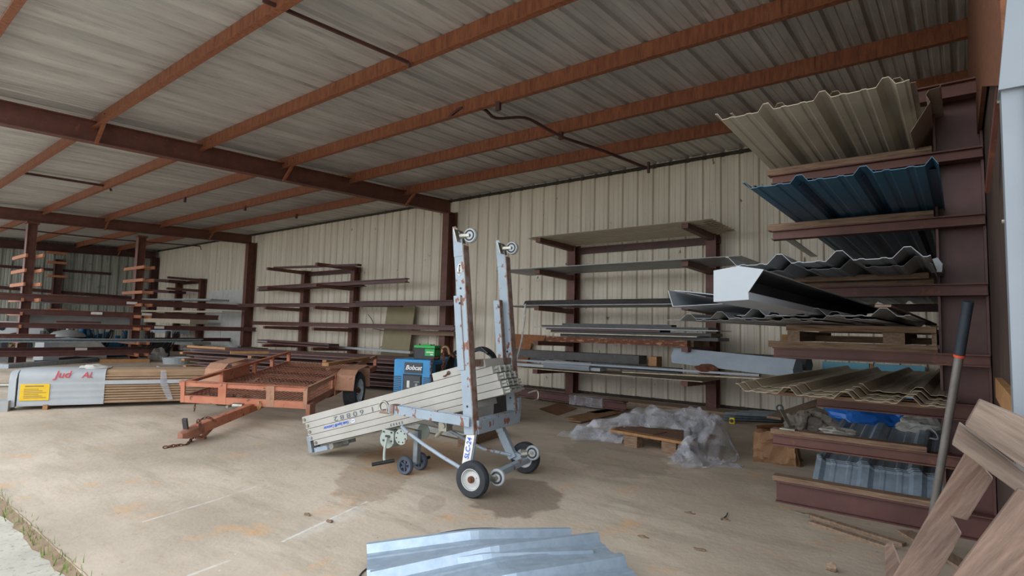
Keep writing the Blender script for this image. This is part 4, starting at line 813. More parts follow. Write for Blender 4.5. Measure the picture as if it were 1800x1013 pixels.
# ================================================================ LONG WRAPPED BUNDLE (left)
A = PZ(14, 722)+V((0,0,0)); ex = (PZ(320, 712)-PZ(14, 722)).normalized(); ey = V((-ex.y, ex.x, 0))
F = Matrix(((ex.x, ey.x, 0, A.x), (ex.y, ey.y, 0, A.y), (0, 0, 1, 0), (0, 0, 0, 1)))
Lb = (PZ(374, 709)-A).length; hb = .44; zb = .06; wb = .62
t = thing('sheet_bundle', A+ex*2.5, 'long bundle of tan ridged panels, left end wrapped in white plastic', 'bundle')
ua = lambda px: (PZ(px, 716)-A).dot(ex)
def rprof(off, step=None):
    P = [(0+off*0, zb)]; n = 11
    for i in range(n):
        z = zb+.01+(hb-.06)*i/n; dz = (hb-.06)/n
        P += [(-off, z), (-off, z+dz*.6), (-off+.035, z+dz*.66), (-off+.035, z+dz*.95)]
    P += [(-off+.03, zb+hb-.03), (-off+.07, zb+hb), (wb-.07, zb+hb), (wb, zb+hb-.06), (wb, zb)]; return P
st = lambda x: (F @ V((x, 0, 0)), F.to_3x3() @ V((0,1,0)), V((0,0,1)))
MB().loft(rprof(0), [st(.15), st(Lb)]).build('panels', 'cardboard_tan', t)
sm = [(-.012, zb-.012)]+[(-.012-.004*math.sin(i*2.2), zb+(hb-.06)*i/14) for i in range(1, 15)]+[(.0, zb+hb-.03), (.06, zb+hb+.01), (wb-.06, zb+hb+.01), (wb+.012, zb+hb-.06), (wb+.012, zb-.012)]
MB().loft(sm, [st(.08), st(ua(182))]).build('plastic_wrap', 'white_paint', t, True)
cap = [(x*1.03-.008, zb-.02+(z-zb)*1.05) for x, z in [(-.01, zb), (-.01, zb+hb*.75), (.03, zb+hb*.93), (.1, zb+hb), (wb-.1, zb+hb), (wb, zb+hb*.8), (wb, zb)]]
MB().loft([(x*.9+.03, z*.96+.01) for x, z in cap], [st(-.02), st(.0)]).build('end_lid', 'white_paint', t); MB().loft(cap, [st(0.0), st(ua(38))]).build('end_wrap', 'white_paint', t, True)
y0_, y1_ = ua(45), ua(92)
MB(F).box(y0_, y1_, -.024, -.018, zb+.06, zb+.27).build('yellow_label', 'label_yellow', t, label='yellow printed label')
mb = MB(F)
for k in range(6): mb.box(y0_+.04, y1_-.03-.04*(k % 3), -.0265, -.0235, zb+.09+.022*k, zb+.098+.022*k)
mb.box(y0_+.05, y1_-.06, -.0265, -.0235, zb+.235, zb+.25); mb.build('label_print', 'brass', t)
R3 = F.to_3x3()
text('Jud', .13, F @ V((ua(111), -.024, zb+.385)), R3 @ V((1,0,0)), V((0,0,1)), 'marker_red', t, 'handwriting', 'red marker writing', shear=.3)
text('Al.', .11, F @ V((ua(152), -.024, zb+.375)), R3 @ V((1,0,0)), V((0,0,1)), 'marker_red', t, 'handwriting', 'red marker writing', shear=.3)
MB(F).box(ua(182), Lb, -.02, -.004, zb+.25, zb+.30).build('white_band', 'white_paint', t, label='white strip along the panels')
xt_ = ua(277)
MB(F).add([(xt_+a_, -.024+.004*b_, zb+c_) for b_ in (0, 1) for a_, c_ in ((0,.43),(.06,.43),(.09,.25),(.17,.02),(.10,.02),(0,.25))], [(0,1,2,5),(5,2,3,4),(6,7,8,11),(11,8,9,10)]).build('tape', 'plastic_film', t, label='clear shiny tape')
MB(F).blob((ua(158), .2, zb+hb+.02), (.16, .1, .045), 8, .25, 3).build('plastic_scrap', 'cloth_white', t, True)
MB(F).box(ua(84), ua(92), -.05, wb, 0, zb).build('wood_block', 'wood_new', label='small wood block under the white end of the long bundle', cat='block')
MB(F).box(-.35, .02, -.1, wb*.3, 0, .13).build('concrete_block', 'board_grey', label='grey block at the left edge beside the long bundle', cat='block')
MB(F).box(2.7, 2.8, -.02, wb, 0, zb).build('wood_block', 'wood_new', label='wood block under the right part of the long bundle', cat='block')
MB(F).cyl((-1.2, .2, .3), (0, .2, .3), .025).build('metal_pipe', 'steel', label='thin grey pipe entering the left end of the long bundle', cat='pipe')
# ================================================================ UTILITY TRAILER
yaw, pit, rol = -.94, .089, -.02
fw = V((math.cos(yaw)*math.cos(pit), math.sin(yaw)*math.cos(pit), -math.sin(pit))); rt = V((-math.sin(yaw)*math.cos(rol), math.cos(yaw)*math.cos(rol), math.sin(rol))); up = fw.cross(rt); up = up if up.z > 0 else -up; up.normalize()
O = V((-7.513, 2.956, .449))
T = Matrix(((fw.x, rt.x, up.x, O.x), (fw.y, rt.y, up.y, O.y), (fw.z, rt.z, up.z, O.z), (0, 0, 0, 1))); Wt, Lt, ht = 1.58, 2.97, .254
t = thing('utility_trailer', (T @ V((-1.4, .8, 0))).xy.to_3d(), 'rusty orange flatbed utility trailer with mesh floor, hitch to the front', 'trailer')
tp, tm = 'trailer_paint', 'trailer_mud'
MB(T).box(-Lt, 0, -.0, .05, -.012, .0).box(-Lt, 0, 0, .012, -.05, 0).build('top_rail', tp, t)
MB(T).box(-Lt, 0, Wt-.05, Wt, -.012, .0).box(-Lt, 0, Wt-.012, Wt, -.05, 0).build('top_rail', tm, t)
MB(T).box(-.05, 0, -.03, Wt+.0, -.01, .006).box(-.01, .0, -.03, Wt, -.055, .004).build('top_rail', tp, t)
for y0, y1 in ((0, .04), (Wt-.04, Wt)): MB(T).box(-Lt, 0, y0, y1, -ht-.0, -ht+.085).build('side_rail', 'mesh_rust', t)
MB(T).box(-.03, .015, -.0, Wt, -ht, -ht+.085).build('front_rail', tp, t); MB(T).box(-Lt, -Lt+.04, 0, Wt, -ht, -ht+.07).build('rear_rail', tm, t)
for a, b in ((0, .0), (0, .47), (0, 1.07), (0, Wt-.05)): MB(T).box(-.012 if b not in (.47, 1.07) else -.0, .018, b, b+(.05 if b in (0, Wt-.05) else .1), -ht+(.0 if b in (.47, 1.07) else 0), 0).build('post', tp if b < 1 else tm, t)
for x in (-.83, -1.72, -2.3, -Lt+.05): 
    for y in (0, Wt-.05): MB(T).box(x-.05, x, y, y+.05, -ht, 0).build('post', tp, t)
# expanded mesh deck
mb = MB(T); n = 30
for i in range(n): y = .04+(Wt-.08)*i/(n-1); mb.box(-Lt+.03, -.02, y-.003, y+.003, -ht+.066, -ht+.072)
for i in range(34): x = -Lt+.03+(Lt-.05)*i/33; mb.box(x-.002, x+.002, .03, Wt-.03, -ht+.064, -ht+.07)
mb.build('mesh_deck', 'mesh_rust', t)
mb = MB(T)
for i in range(22): x = -.80+.76*i/21; mb.box(x-.003, x+.003, Wt-.02, Wt-.014, -ht+.08, -.04)
for i in range(3): z = -ht+.1+.12*i/3; mb.box(-.80, -.05, Wt-.02, Wt-.016, z, z+.003)
mb.build('side_mesh', 'mesh_rust', t)
for x in (-.6, -1.2, -1.8, -2.4): MB(T).box(x, x+.05, .04, Wt-.04, -ht, -ht+.05).build('cross_member', 'mesh_rust', t)
# fenders and wheels
def fender(y0, y1, nm):
    P = [(-.40,-ht-.02), (-.37,.01), (-.27,.06), (.20,.06), (.32,.0), (.38,-ht+.06)]; P = P+[(x*.975, z-.012) for x, z in reversed(P)]
    xc = -1.27
    MB(T).loft(P, [((xc, y0, 0), (1,0,0), (0,0,1)), ((xc, y1, 0), (1,0,0), (0,0,1))]).build('fender', tm, t)
    MB(T).box(xc-.39, xc+.37, min(y0, y1, key=lambda v_: abs(v_-Wt/2)) -.006, min(y0, y1, key=lambda v_: abs(v_-Wt/2))+.006, -ht-.02, .0).build('fender_skirt', tp, t)
fender(Wt+.01, Wt+.27, 1); fender(-.27, -.01, 0)
for y in (Wt+.17, -.16):
    c = T @ V((-1.26, y, 0)); c.z = .262; ax = V((rt.x, rt.y, 0)).normalized()*(1 if y > 0 else -1)
    w_ = MB().lathe([(.165,-.08),(.2,-.09),(.245,-.085),(.262,-.06),(.262,.06),(.245,.085),(.2,.09),(.165,.08)], c, ax, 40).build('wheel', 'tire', t, True)
    mb = MB()
    for k in range(44):
        a_ = k*6.28319/44; e1 = ax.orthogonal().normalized(); e2 = ax.cross(e1); d_ = e1*math.cos(a_)+e2*math.sin(a_)
        for s in (-.045, 0, .045): mb.bar(c+ax*(s-.016)+d_*.262, c+ax*(s+.016)+d_*.262, .02, .006, d_)
    mb.build('tread', 'tire', w_)
    mb = MB().lathe([(.0,.03),(.06,.035),(.11,.01),(.14,.02),(.165,.08),(.172,.08),(.172,-.08),(.0,.0)], c, ax, 32); mb.build('rim', 'rim_white', w_, True)
    mb = MB().cyl(c+ax*.02, c+ax*.075, .035).cyl(c+ax*.07, c+ax*.085, .02)
    for k in range(5): d_ = e1*math.cos(k*1.2566)+e2*math.sin(k*1.2566); mb.cyl(c+ax*.02+d_*.058, c+ax*.05+d_*.058, .008, 6)
    mb.build('hub', 'rust', w_)
ca, cb = T @ V((-1.26, .1, 0)), T @ V((-1.26, Wt-.1, 0)); ca.z = cb.z = .26; MB().cyl(ca, cb, .03).build('axle', 'mesh_rust', t)
for y in (.12, Wt-.12):
    pts = [T @ V((x, y, -ht-z)) for x, z in ((-.8, .02), (-.96, .06), (-1.26, .08), (-1.56, .06), (-1.7, .02))]; MB().tube(smooth(pts), .018, 6).build('leaf_spring', 'rust', t)
# tongue, coupler, jack foot, chain
tA = T @ V((-.3, .86, -ht-.04)); tB = PZ(378, 766, .13); tB = T @ V((0,0,0)); tB = PZ(341, 757, .115)
MB().bar(tA, tB, .075, .1).build('tongue', tp, t, bevel=.006)
d = (tB-tA).normalized(); sd = d.cross(V((0,0,1))).normalized()
mb = MB().loft([(-.055,-.045),(.055,-.045),(.05,.03),(.02,.05),(-.02,.05),(-.05,.03)], [(tB-d*.1, sd, V((0,0,1))), (tB+d*.1, sd, V((0,0,1))), (tB+d*.2, sd*.85, V((0,0,.8))), (tB+d*.25, sd*.45, V((0,0,.5)))])
mb.build('coupler', 'mesh_rust', t, True)
MB().bar(tB+d*.15+V((0,0,.04)), tB+d*.19+V((0,0,.15)), .04, .028, d).build('coupler_lever', 'dark_grey', t, label='dark grey coupler latch lever')
f0 = tB-d*.34+V((0,0,-.05)); ft = tB-d*.16; ft.z = .012
MB().bar(f0, ft, .05, .012).bar(tB-d*.03+V((0,0,-.05)), ft, .05, .012).bar(ft-sd*.04, ft+sd*.04, .05, .02).build('foot_rest', 'mesh_rust', t)
MB().chain([tB-d*.0+sd*-.06+V((0,0,.02)), tB-d*.08+V((0,0,.085)), tB-d*.13+sd*.06+V((0,0,-.04)), tB-d*.2+sd*.07+V((0,0,-.06)), tB+d*.02+sd*.03+V((0,0,-.11)), tB+d*.12+V((0,0,-.115)), PZ(312, 783, .012), PZ(288, 787, .012)], .036, .0055).build('safety_chain', 'rust', t)
MB().chain([tB-d*.3+sd*-.05+V((0,0,.04)), tB-d*.27+V((0,0,.075)), tB-d*.22+sd*.06+V((0,0,.05)), tB-d*.2+sd*.065+V((0,0,-.05)), tB-d*.16+sd*.05+V((0,0,-.11)), ft+sd*.05+V((0,0,.02))], .034, .005).build('safety_chain', 'rust', t)
MB().chain([T @ V((-.02, .17, -ht)), T @ V((0, .17, -ht-.11))], .03, .004).build('hanging_chain', 'rust', t)
c = T @ V((.04, .74, -ht-.0)); MB().cyl(c-rt*.06, c+rt*.06, .035, 14).cyl(c-rt*.09-fw*.03, c+fw*.07-rt*.1, .018, 8).build('winch', 'steel', t)
MB().blob(T @ V((.025, 1.0, -ht+.02)), (.02, .03, .05), 4, .4, 2).build('yellow_cord', 'wood_new', t, label='knotted yellow cord')
MB(T).box(-.12, .05, Wt+.0, Wt+.05, -ht-.1, -ht+.06).build('corner_bracket', 'mesh_rust', t)
# ================================================================ WELDER
A = V((-5.98, 4.98, 0)); ex = V((.94, .34, 0)).normalized(); ey = V((-ex.y, ex.x, 0)); F = Matrix(((ex.x, ey.x, 0, A.x), (ex.y, ey.y, 0, A.y), (0, 0, 1, .0), (0, 0, 0, 1))); R3 = F.to_3x3()
t = thing('welder_generator', A+ex*.3+ey*.5, 'bright blue engine welder behind the lift mast, battery on top', 'welder')
zt2 = .76; wW = .56; dW = 1.0
MB(F).box(0, wW, 0, dW, .06, zt2).build('cabinet', 'welder_blue', t, bevel=.025)
MB(F).box(.03, wW-.03, .05, dW-.05, 0, .06).build('skid', 'black', t)
MB(F).box(.17, wW-.13, -.012, .01, .58, .72).build('name_plate', 'panel_dark', t)
text('Bobcat', .085, F @ V((.305, -.014, .65)), R3 @ V((1,0,0)), V((0,0,1)), 'letter_white', t, 'lettering', 'white slanted lettering', shear=.35)
MB(F).box(.15, wW-.13, -.004, .02, .1, .565).build('panel_recess', 'black', t)
cp = MB(F).box(.165, wW-.145, -.018, -.003, .12, .545).build('control_panel', 'panel_dark', t, bevel=.006)
MB(F).cyl((.22, -.018, .26), (.22, -.045, .26), .045, 20).build('dial', 'black', cp, True); MB(F).box(.22, .26, -.022, -.017, .39, .48).build('sticker', 'label_white', cp, label='white sticker')
mb = MB(F).cyl((.36, -.018, .43), (.36, -.024, .43), .02, 16).box(.32, .40, -.021, -.017, .465, .473)
for k in range(8): mb.box(.31+.03*(k % 4), .318+.03*(k % 4), -.022, -.017, .2+.06*(k//4), .215+.06*(k//4))
mb.build('gauge', 'mast_grey', cp)
for x0, x1 in ((.01, .13), (.445, .55)):
    mb = MB(F)
    for k in range(17): mb.box(x0+.006, x1-.006, -.005, .006, .12+.025*k, .132+.025*k)
    mb.build('vent', 'charcoal', t)
MB(F).box(wW-.002, wW+.006, .12, .42, .5, .7).build('side_recess', 'charcoal', t)
MB(F).box(wW-.002, wW+.006, .5, .54, .1, .7).build('side_bar', 'rust', t)
p = F @ V((.30, .22, zt2)); b_ = thing('car_battery', p, 'black car battery with green top standing on the blue welder', 'battery')
Fb = F @ Matrix.Translation((.25, .10, zt2))
MB(Fb).box(0, .30, 0, .18, 0, .15).build('case', 'black', b_, bevel=.005); MB(Fb).box(-.005, .305, -.005, .185, .15, .185).box(.09, .21, .05, .12, .185, .2).build('lid', 'battery_green', b_, bevel=.004)
MB(Fb).box(.16, .30, -.004, .0, .05, .14).box(.3, .303, .03, .16, .05, .13).build('label', 'battery_green', b_); MB(Fb).box(.18, .285, -.007, -.003, .09, .105).box(.24, .28, -.007, -.003, .06, .075).build('label_print', 'label_white', b_)
mb = MB(Fb).cyl((.05, .05, .185), (.05, .05, .205), .01, 8).cyl((.26, .05, .185), (.26, .05, .205), .01, 8); mb.build('terminal', 'dark_grey', b_)
# chain loop and brass clamp
c_ = thing('chain', F @ V((.62, 0, .7)), 'rusty steel chain draped in a loop over the corner of the blue welder', 'chain')
q = lambda x, y, z: F @ V((x, y, z))
MB().chain([q(.60, .1, .79), q(.58, -.02, .76), q(.575, -.03, .6), q(.60, -.03, .42), q(.645, -.02, .40), q(.68, .0, .52), q(.70, .05, .66), q(.68, .12, .78), q(.6, .2, .84), q(.66, .1, .9)], .042, .006).build('links', 'rust', c_)
MB().tube(smooth([q(.66, .1, .86), q(.68, .1, .93), q(.74, .1, .93), q(.77, .1, .84)]), .018, 8).build('hook', 'brass', c_, True)
# cable coils
c_ = thing('cable_coil', q(.75, .35, .4), 'coil of black welding cable hanging over the side of the blue welder', 'cable')
mb = MB()
for k in range(6):
    o = .03*k; mb.tube(smooth([q(.6+o*.2, .3+o, .2), q(.62+o*.3, .28+o, .6), q(.7, .3+o, .82+.01*k), q(.82, .36+o, .8), q(.88-.01*k, .4+o, .5), q(.86, .42+o, .18)]), .013, 8)
mb.build('cable_loops', 'black', c_, True)
g0 = PY(855, 650, 5.4); t2 = thing('wire_feeder', (g0.x, 5.4, 0), 'black box with cables seen between the two lift legs', 'machine')
a, b = PY(836, 640, 5.4), PY(868, 664, 5.4)
MB().box(a.x, b.x, 5.4, 5.8, b.z-.12, a.z).build('case', 'black', t2, bevel=.01); MB().box(a.x-.03, b.x+.03, 5.38, 5.85, 0, b.z-.12).build('stand', 'dark_grey', t2)
MB().bar(PY(782, 612, 5.5), PY(800, 628, 5.5), .05, .03).build('bracket', 'rust', t2)
c_ = thing('cable_coil', g0, 'coil of black cable arching over the black box behind the lift', 'cable')
mb = MB()
for k in range(6):
    s = .02*k; mb.tube(smooth([PY(818-k, 655, 5.35+s), PY(823, 628-k, 5.35+s), PY(842+k, 616-k, 5.35+s), PY(862+k, 626-k, 5.35+s), PY(871+k, 645, 5.35+s), PY(873+k, 664, 5.35+s)]), .013, 8)
mb.build('cable_loops', 'black', c_, True); MB().tube([PY(847, 612, 5.3), PY(858, 622, 5.3)], .02, 8).build('cable_plug', 'black', c_)
# ================================================================ MATERIAL LIFT
O = V((-2.80, 3.43, 0)); e1 = V((-.9817, -.1903, 0)); e2 = V((-.1903, .9817, 0))
F = Matrix(((e1.x, e2.x, 0, O.x), (e1.y, e2.y, 0, O.y), (0, 0, 1, 0), (0, 0, 0, 1)))
t = thing('material_lift', O, 'pale blue and white telescoping material lift on wheels, mast folded down, two tall legs', 'material lift')
def leg(v0, v1, nm):
    u0 = lambda z: .10+.104*(z-.21)
    def P(z): return F @ V((u0(z)-.045, 0, z))
    lean = V((.104, 0, 1)).normalized(); l_ = F.to_3x3() @ lean; su = (F.to_3x3() @ V((1,0,-.104))).normalized(); sv = F.to_3x3() @ V((0,1,0))
    w = .042; dv = v1-v0
    prof = [(-w, v0), (w, v0), (w, v0+dv*.12), (-w+.006, v0+dv*.12), (-w+.006, v0+dv*.88), (w, v0+dv*.88), (w, v1), (-w, v1)]
    g = MB().loft(prof, [(P(.42), su, sv), (P(1.80), su, sv)]).build('upright_leg', 'lift_blue', t, bevel=.003)
    prof2 = [(-w*.9, v0-.004), (w, v0-.004), (w, v0+.004), (-w*.9, v0+.004)]
    MB().loft(prof2, [(P(1.72), su, sv), (P(1.86), su, sv), (P(1.95)+su*.025, su*.35, sv)]).build('end_tab', 'lift_blue', g)
    e = [(-w-.004, v0-.002), (-w+.004, v0-.002), (-w+.004, v1+.002), (-w-.004, v1+.002)]
    MB().loft(e, [(P(.42), su, sv), (P(1.80), su, sv)]).build('rusty_edge', 'lift_rusty', g, label='rusty brown edge')
    # stub channel
    s0 = v0-.006 if v0 < 0 else v0-.075
    MB().loft([(w-.035, s0), (w+.022, s0), (w+.022, s0+.045), (w-.035, s0+.045)], [(P(.88), su, sv), (P(1.43), su, sv)]).build('guide_channel', 'lift_blue', t, bevel=.003)
    MB().loft([(w-.04, s0+.0), (w-.035, s0+.0), (w-.035, s0+.05), (w-.04, s0+.05)], [(P(.88), su, sv), (P(1.43), su, sv)]).build('rusty_edge', 'lift_rusty', g)
    c0 = P(1.37)+su*.012+sv*(s0-.002); MB().cyl(c0, c0+sv*.004, .009, 10).build('bolt_hole', 'black', g)
    for z in ((1.48, 1.42, .62) if v0 < 0 else (1.0, .62)): c0 = P(z)+sv*(v0-.003); MB().cyl(c0, c0+sv*.004, .008, 10).build('bolt_hole', 'black', g)
    # caster at top
    top = P(1.87)+sv*(v0-.0); ct = P(1.865)-su*.10+sv*(v0+.02)
    k = MB().loft([(-.05,-.06),(.05,-.06),(.05,.06),(-.05,.06)], [(top-su*.01, (l_+su*.2).normalized(), sv), (top-su*.018, (l_+su*.2).normalized(), sv)]).build('caster_plate', 'steel', t)
    k2 = MB().cyl(top-su*.02, ct+su*.01, .026, 12, .018).bar(top-su*.03, ct, .05, .02, l_).build('caster_fork', 'steel', k, True)
    MB().lathe([(.01,-.018),(.05,-.018),(.055,-.012),(.055,.012),(.05,.018),(.01,.018)], ct+sv*.0, sv, 28).build('caster_wheel', 'white_paint', k, True)
    MB().ring(ct-sv*.018, sv, .036, .006, 24).cyl(ct-sv*.026, ct-sv*.01, .012, 12).build('caster_bearing', 'charcoal', k, True)
    return P, su, sv
Pn, su, sv = leg(-.37, -.30, 0); Pf, _, _ = leg(.30, .37, 1)
# maker's oval on near leg
c0 = Pn(1.62)+sv*-.374; 
mb = MB(); mb.loft([(math.cos(i*.3927)*.02, math.sin(i*.3927)*.045) for i in range(16)], [(c0, su, V((0,0,1))), (c0+sv*.003, su, V((0,0,1)))]); ov = mb.build('oval_badge', 'label_white', t, label='white oval badge')
text('Genie', .03, c0-sv*.002, V((0,0,1)), -(F.to_3x3() @ V((1,0,0)))*-1 if False else F.to_3x3() @ V((1,0,0)), 'black', t, 'badge_lettering')
MB().bar(Pn(.925)+sv*-.33, Pf(.925)+sv*.33, .06, .05).build('upper_crossbar', 'lift_rusty', t, bevel=.003)
MB(F).box(.02, .10, -.33, .34, .42, .52).build('main_crossbeam', 'lift_blue', t, bevel=.004)
MB(F).box(.035, .085, .33, .375, .42, .62).build('end_plate', 'lift_blue', t)
# lower legs to axle
def lbar(a, b, w, h, m, nm, par=None, **k): return MB().bar(F @ V(a), F @ V(b), w, h).build(nm, m, par or t, **k)
l1 = lbar((.06, -.345, .46), (.105, -.345, .14), .012, .075, 'lift_blue', 'lower_leg', bevel=.003)
MB().loft([(-.034, -.002), (.034, -.002), (.034, .002), (-.034, .002)], [(F @ V((.068, -.36, .425)), F.to_3x3() @ V((1,0,0)), sv), (F @ V((.102, -.36, .19)), F.to_3x3() @ V((1,0,0)), sv)]).build('model_sticker', 'label_white', l1, label='white sticker')
text('SLC-24', .052, F @ V((.083, -.3635, .325)), (F.to_3x3() @ V((-.15,0,1))), F.to_3x3() @ V((1,0,.15)), 'letter_blue', l1, 'lettering', 'blue lettering', depth=.001)
lbar((.06, -.31, .46), (.105, -.31, .14), .05, .02, 'lift_blue', 'lower_leg')
lbar((.25, .33, .44), (.07, .33, .13), .05, .07, 'lift_blue', 'lower_leg', bevel=.003)
lbar((.25, -.29, .44), (.25, .33, .44), .04, .04, 'lift_blue', 'cross_tube') if False else None
lbar((-.06, -.39, .12), (-.03, .39, .12), .05, .045, 'lift_blue', 'axle_beam', bevel=.003)
lbar((.105, -.35, .15), (-.06, -.35, .12), .04, .05, 'lift_blue', 'axle_plate'); lbar((.08, .35, .15), (-.05, .35, .12), .04, .06, 'lift_blue', 'axle_plate')
for (u_, v_) in ((.01, -.41), (.0, .41)):
    c = F @ V((u_, v_, .127)); ax = sv*(-1 if v_ < 0 else 1)
    w_ = MB().lathe([(.068,-.026),(.095,-.033),(.118,-.03),(.127,-.018),(.127,.018),(.118,.03),(.095,.033),(.068,.026)], c, ax, 40).build('transport_wheel', 'tire', t, True)
    MB().lathe([(0,.012),(.03,.014),(.055,.006),(.072,.03),(.076,.03),(.076,-.03),(0,-.01)], c, ax, 32).build('rim', 'rim_white', w_, True)
    MB().cyl(c-ax*.05, c+ax*.03, .024, 16).cyl(c+ax*.028, c+ax*.042, .013, 10).build('hub', 'rust', w_, True)
def caster(c, r, ax, m='white_paint', par=t):
    k = MB().lathe([(.01,-.016),(r-.006,-.016),(r,-.01),(r,.01),(r-.006,.016),(.01,.016)], c, ax, 28).build('caster_wheel', m, par, True)
    MB().ring(c+ax*.016, ax, r*.62, .007, 24).build('bearing_ring', 'charcoal', k, True); MB().cyl(c-ax*.03, c+ax*.024, .014, 12).build('caster_bolt', 'steel', k); return k
caster(F @ V((-.13, -.30, .135)), .06, -sv); caster(F @ V((-.10, .34, .19)), .06, -sv)
MB().cyl(F @ V((-.03, -.3, .12)), F @ V((-.13, -.3, .135)), .03, 12).cyl(F @ V((.0, .34, .17)), F @ V((-.1, .37, .19)), .04, 12).build('caster_fork', 'steel', t)
# long tubes
MB().tube([F @ V(p) for p in ((.80, -.22, .385), (.74, -.24, .36), (.55, -.27, .285), (.35, -.3, .22), (.14, -.33, .16))], .0145, 12).build('brace_tube', 'lift_blue', t, True)
MB().tube([F @ V(p) for p in ((.80, .20, .385), (.62, .23, .30), (.42, .26, .215), (.33, .28, .18), (.08, .31, .155))], .0145, 12).build('brace_tube', 'lift_blue', t, True)
# horizontal forward arm with ring
g = MB(F).loft([(-.03,-.035),(.03,-.035),(.03,.035),(.022,.035),(.022,-.027),(-.022,-.027),(-.022,.035),(-.03,.035)], [(V((.80, -.37, .545)), V((0,1,0)), V((0,0,1))), (V((.06, -.37, .515)), V((0,1,0)), V((0,0,1)))]).build('forward_arm', 'lift_blue', t, bevel=.003)
MB().ring(F @ V((.85, -.39, .555)), sv, .042, .010, 28).build('arm_ring', 'steel', g, True); MB(F).box(.80, .885, -.40, -.34, .505, .53).box(.74, .78, -.41, -.33, .515, .58).build('arm_clamp', 'lift_rusty', g)
MB(F).box(.28, .35, -.36, -.28, .42, .49).cyl((.31, -.37, .46), (.31, -.25, .46), .02, 12).cyl((.33, -.3, .44), (.42, -.28, .36), .016, 10).build('lock_pin', 'steel', t)
# mast
dm = V((-.961, 0, .275)); nm_ = V((.275, 0, .961)); base = V((2.0, 0, .34))
def mp(a, v_, c): return F @ (base+dm*a+nm_*c+V((0, v_, 0)))
dW = F.to_3x3() @ dm; nW = F.to_3x3() @ nm_
def msec(a0, a1, c0, c1, v0, v1, m, nm, hollow=False, par=None):
    P = [(v0, c0), (v1, c0), (v1, c1), (v0, c1)]
    if hollow:
        e = .008; P = [(v0,c0),(v1,c0),(v1,c0+e),(v0+.06,c0+e),(v0+.06,c0+.02),(v0+e,c0+.02),(v0+e,c1-.02),(v0+.06,c1-.02),(v0+.06,c1-e),(v1-.06,c1-e),(v1-.06,c0+.02),(v1-e,c0+.02),(v1-e,c1-.0),(v1,c1),(v0,c1)]; P = [(v0,c0),(v1,c0),(v1,c1),(v0,c1)]
    return MB().loft(P, [(mp(a0, 0, 0), sv, nW), (mp(a1, 0, 0), sv, nW)]).build(nm, m, par or t, bevel=.0025)
secs = [(.0, 2.05, -.058, 0), (.03, 2.08, -.116, -.061), (.045, 2.09, -.174, -.119), (.05, 2.10, -.226, -.177), (.10, 1.86, -.275, -.229)]
for k, (a0, a1, c0, c1) in enumerate(secs):
    s_ = msec(a0, a1, c0, c1, -.15, .15, 'mast_white', 'mast_section')
    c = mp(a0+.03, -.15, (c0+c1)/2); MB().cyl(c, c-sv*.012, .014, 14).build('end_bolt', 'steel' if k != 3 else 'galv', s_)
    mb = MB()
    for e in range(2):
        cc0 = c0+.008+e*.024; mb.loft([(-.12, cc0), (.12, cc0), (.12, cc0+.014), (-.12, cc0+.014)], [(mp(a1, 0, 0), sv, nW), (mp(a1+.03+.005*k, 0, 0), sv, nW)])
    for vv in (-.1, -.02, .06): mb.loft([(vv, c0+.004), (vv+.012, c0+.004), (vv+.012, c1-.004), (vv, c1-.004)], [(mp(a1, 0, 0), sv, nW), (mp(a1+.045, 0, 0), sv, nW)])
    if k < 4: mb.build('inner_profile', 'mast_grey', s_)
msec(1.50, 2.0, .003, .066, -.15, .15, 'mast_white', 'mast_section')
MB().ring(mp(1.66, -.155, .036), sv, .012, .004, 14).tube([mp(1.66, -.157, .036), mp(1.63, -.16, .02), mp(1.61, -.16, .02)], .006, 6).build('rusty_hook', 'rust', t)
# under-rail of the last section and brackets
msec(.12, 1.4, -.29, -.277, -.10, .10, 'mast_grey', 'lower_rail')
msec(.01, .05, -.33, -.18, -.14, .14, 'galv', 'end_bracket'); msec(.06, .22, -.335, -.292, -.12, -.0, 'lift_blue', 'end_bracket'); MB().cyl(mp(.25, -.1, -.31), mp(.25, .1, -.31), .028, 16).build('roller', 'mast_grey', t, True); msec(.22, .34, -.32, -.285, .02, .12, 'galv', 'end_bracket')
xr, yr = -dW, None
text('6 0 8 8 2', .056, mp(.56, -.1515, -.089), -dW, -nW, 'letter_grey', t, 'stencil_number', 'dark grey stencilled number, upside down', depth=.0008, sx=1.75)
text('I', .056, mp(.835, -.1515, -.089), -dW, -nW, 'letter_grey', t, 'stencil_number', depth=.0008, sx=1.8)
text('Genie Superlift Contractor', .038, mp(.40, -.1515, -.145), -dW, -nW, 'letter_blue', t, 'lettering', 'small blue lettering, upside down', depth=.0008, shear=.2, sx=.72)
mb = MB(); mb.loft([(math.cos(i*.3927)*.026, math.sin(i*.3927)*.015) for i in range(16)], [(mp(.60, -.1505, -.145), dW, nW), (mp(.60, -.152, -.145), dW, nW)]); mb.build('oval_badge', 'letter_white', t)
mb = MB(); mb.loft([(math.cos(i*.3927)*.028, math.sin(i*.3927)*.017) for i in range(16)], [(mp(.60, -.150, -.145), dW, nW), (mp(.60, -.1512, -.145), dW, nW)]); mb.build('oval_rim', 'letter_blue', t)
text('Genie', .017, mp(.60, -.1525, -.145), -dW, -nW, 'black', t, 'badge_lettering', depth=.0006)
mb = MB()
for k in range(5): mb.loft([(-.006, -.01), (.006, -.01), (.006, .01), (-.006, .01)], [(mp(1.0+.03*k, -.1505, -.255), dW, nW), (mp(1.0+.03*k, -.152, -.255), dW, nW)])
mb.build('worn_print', 'letter_grey', t)
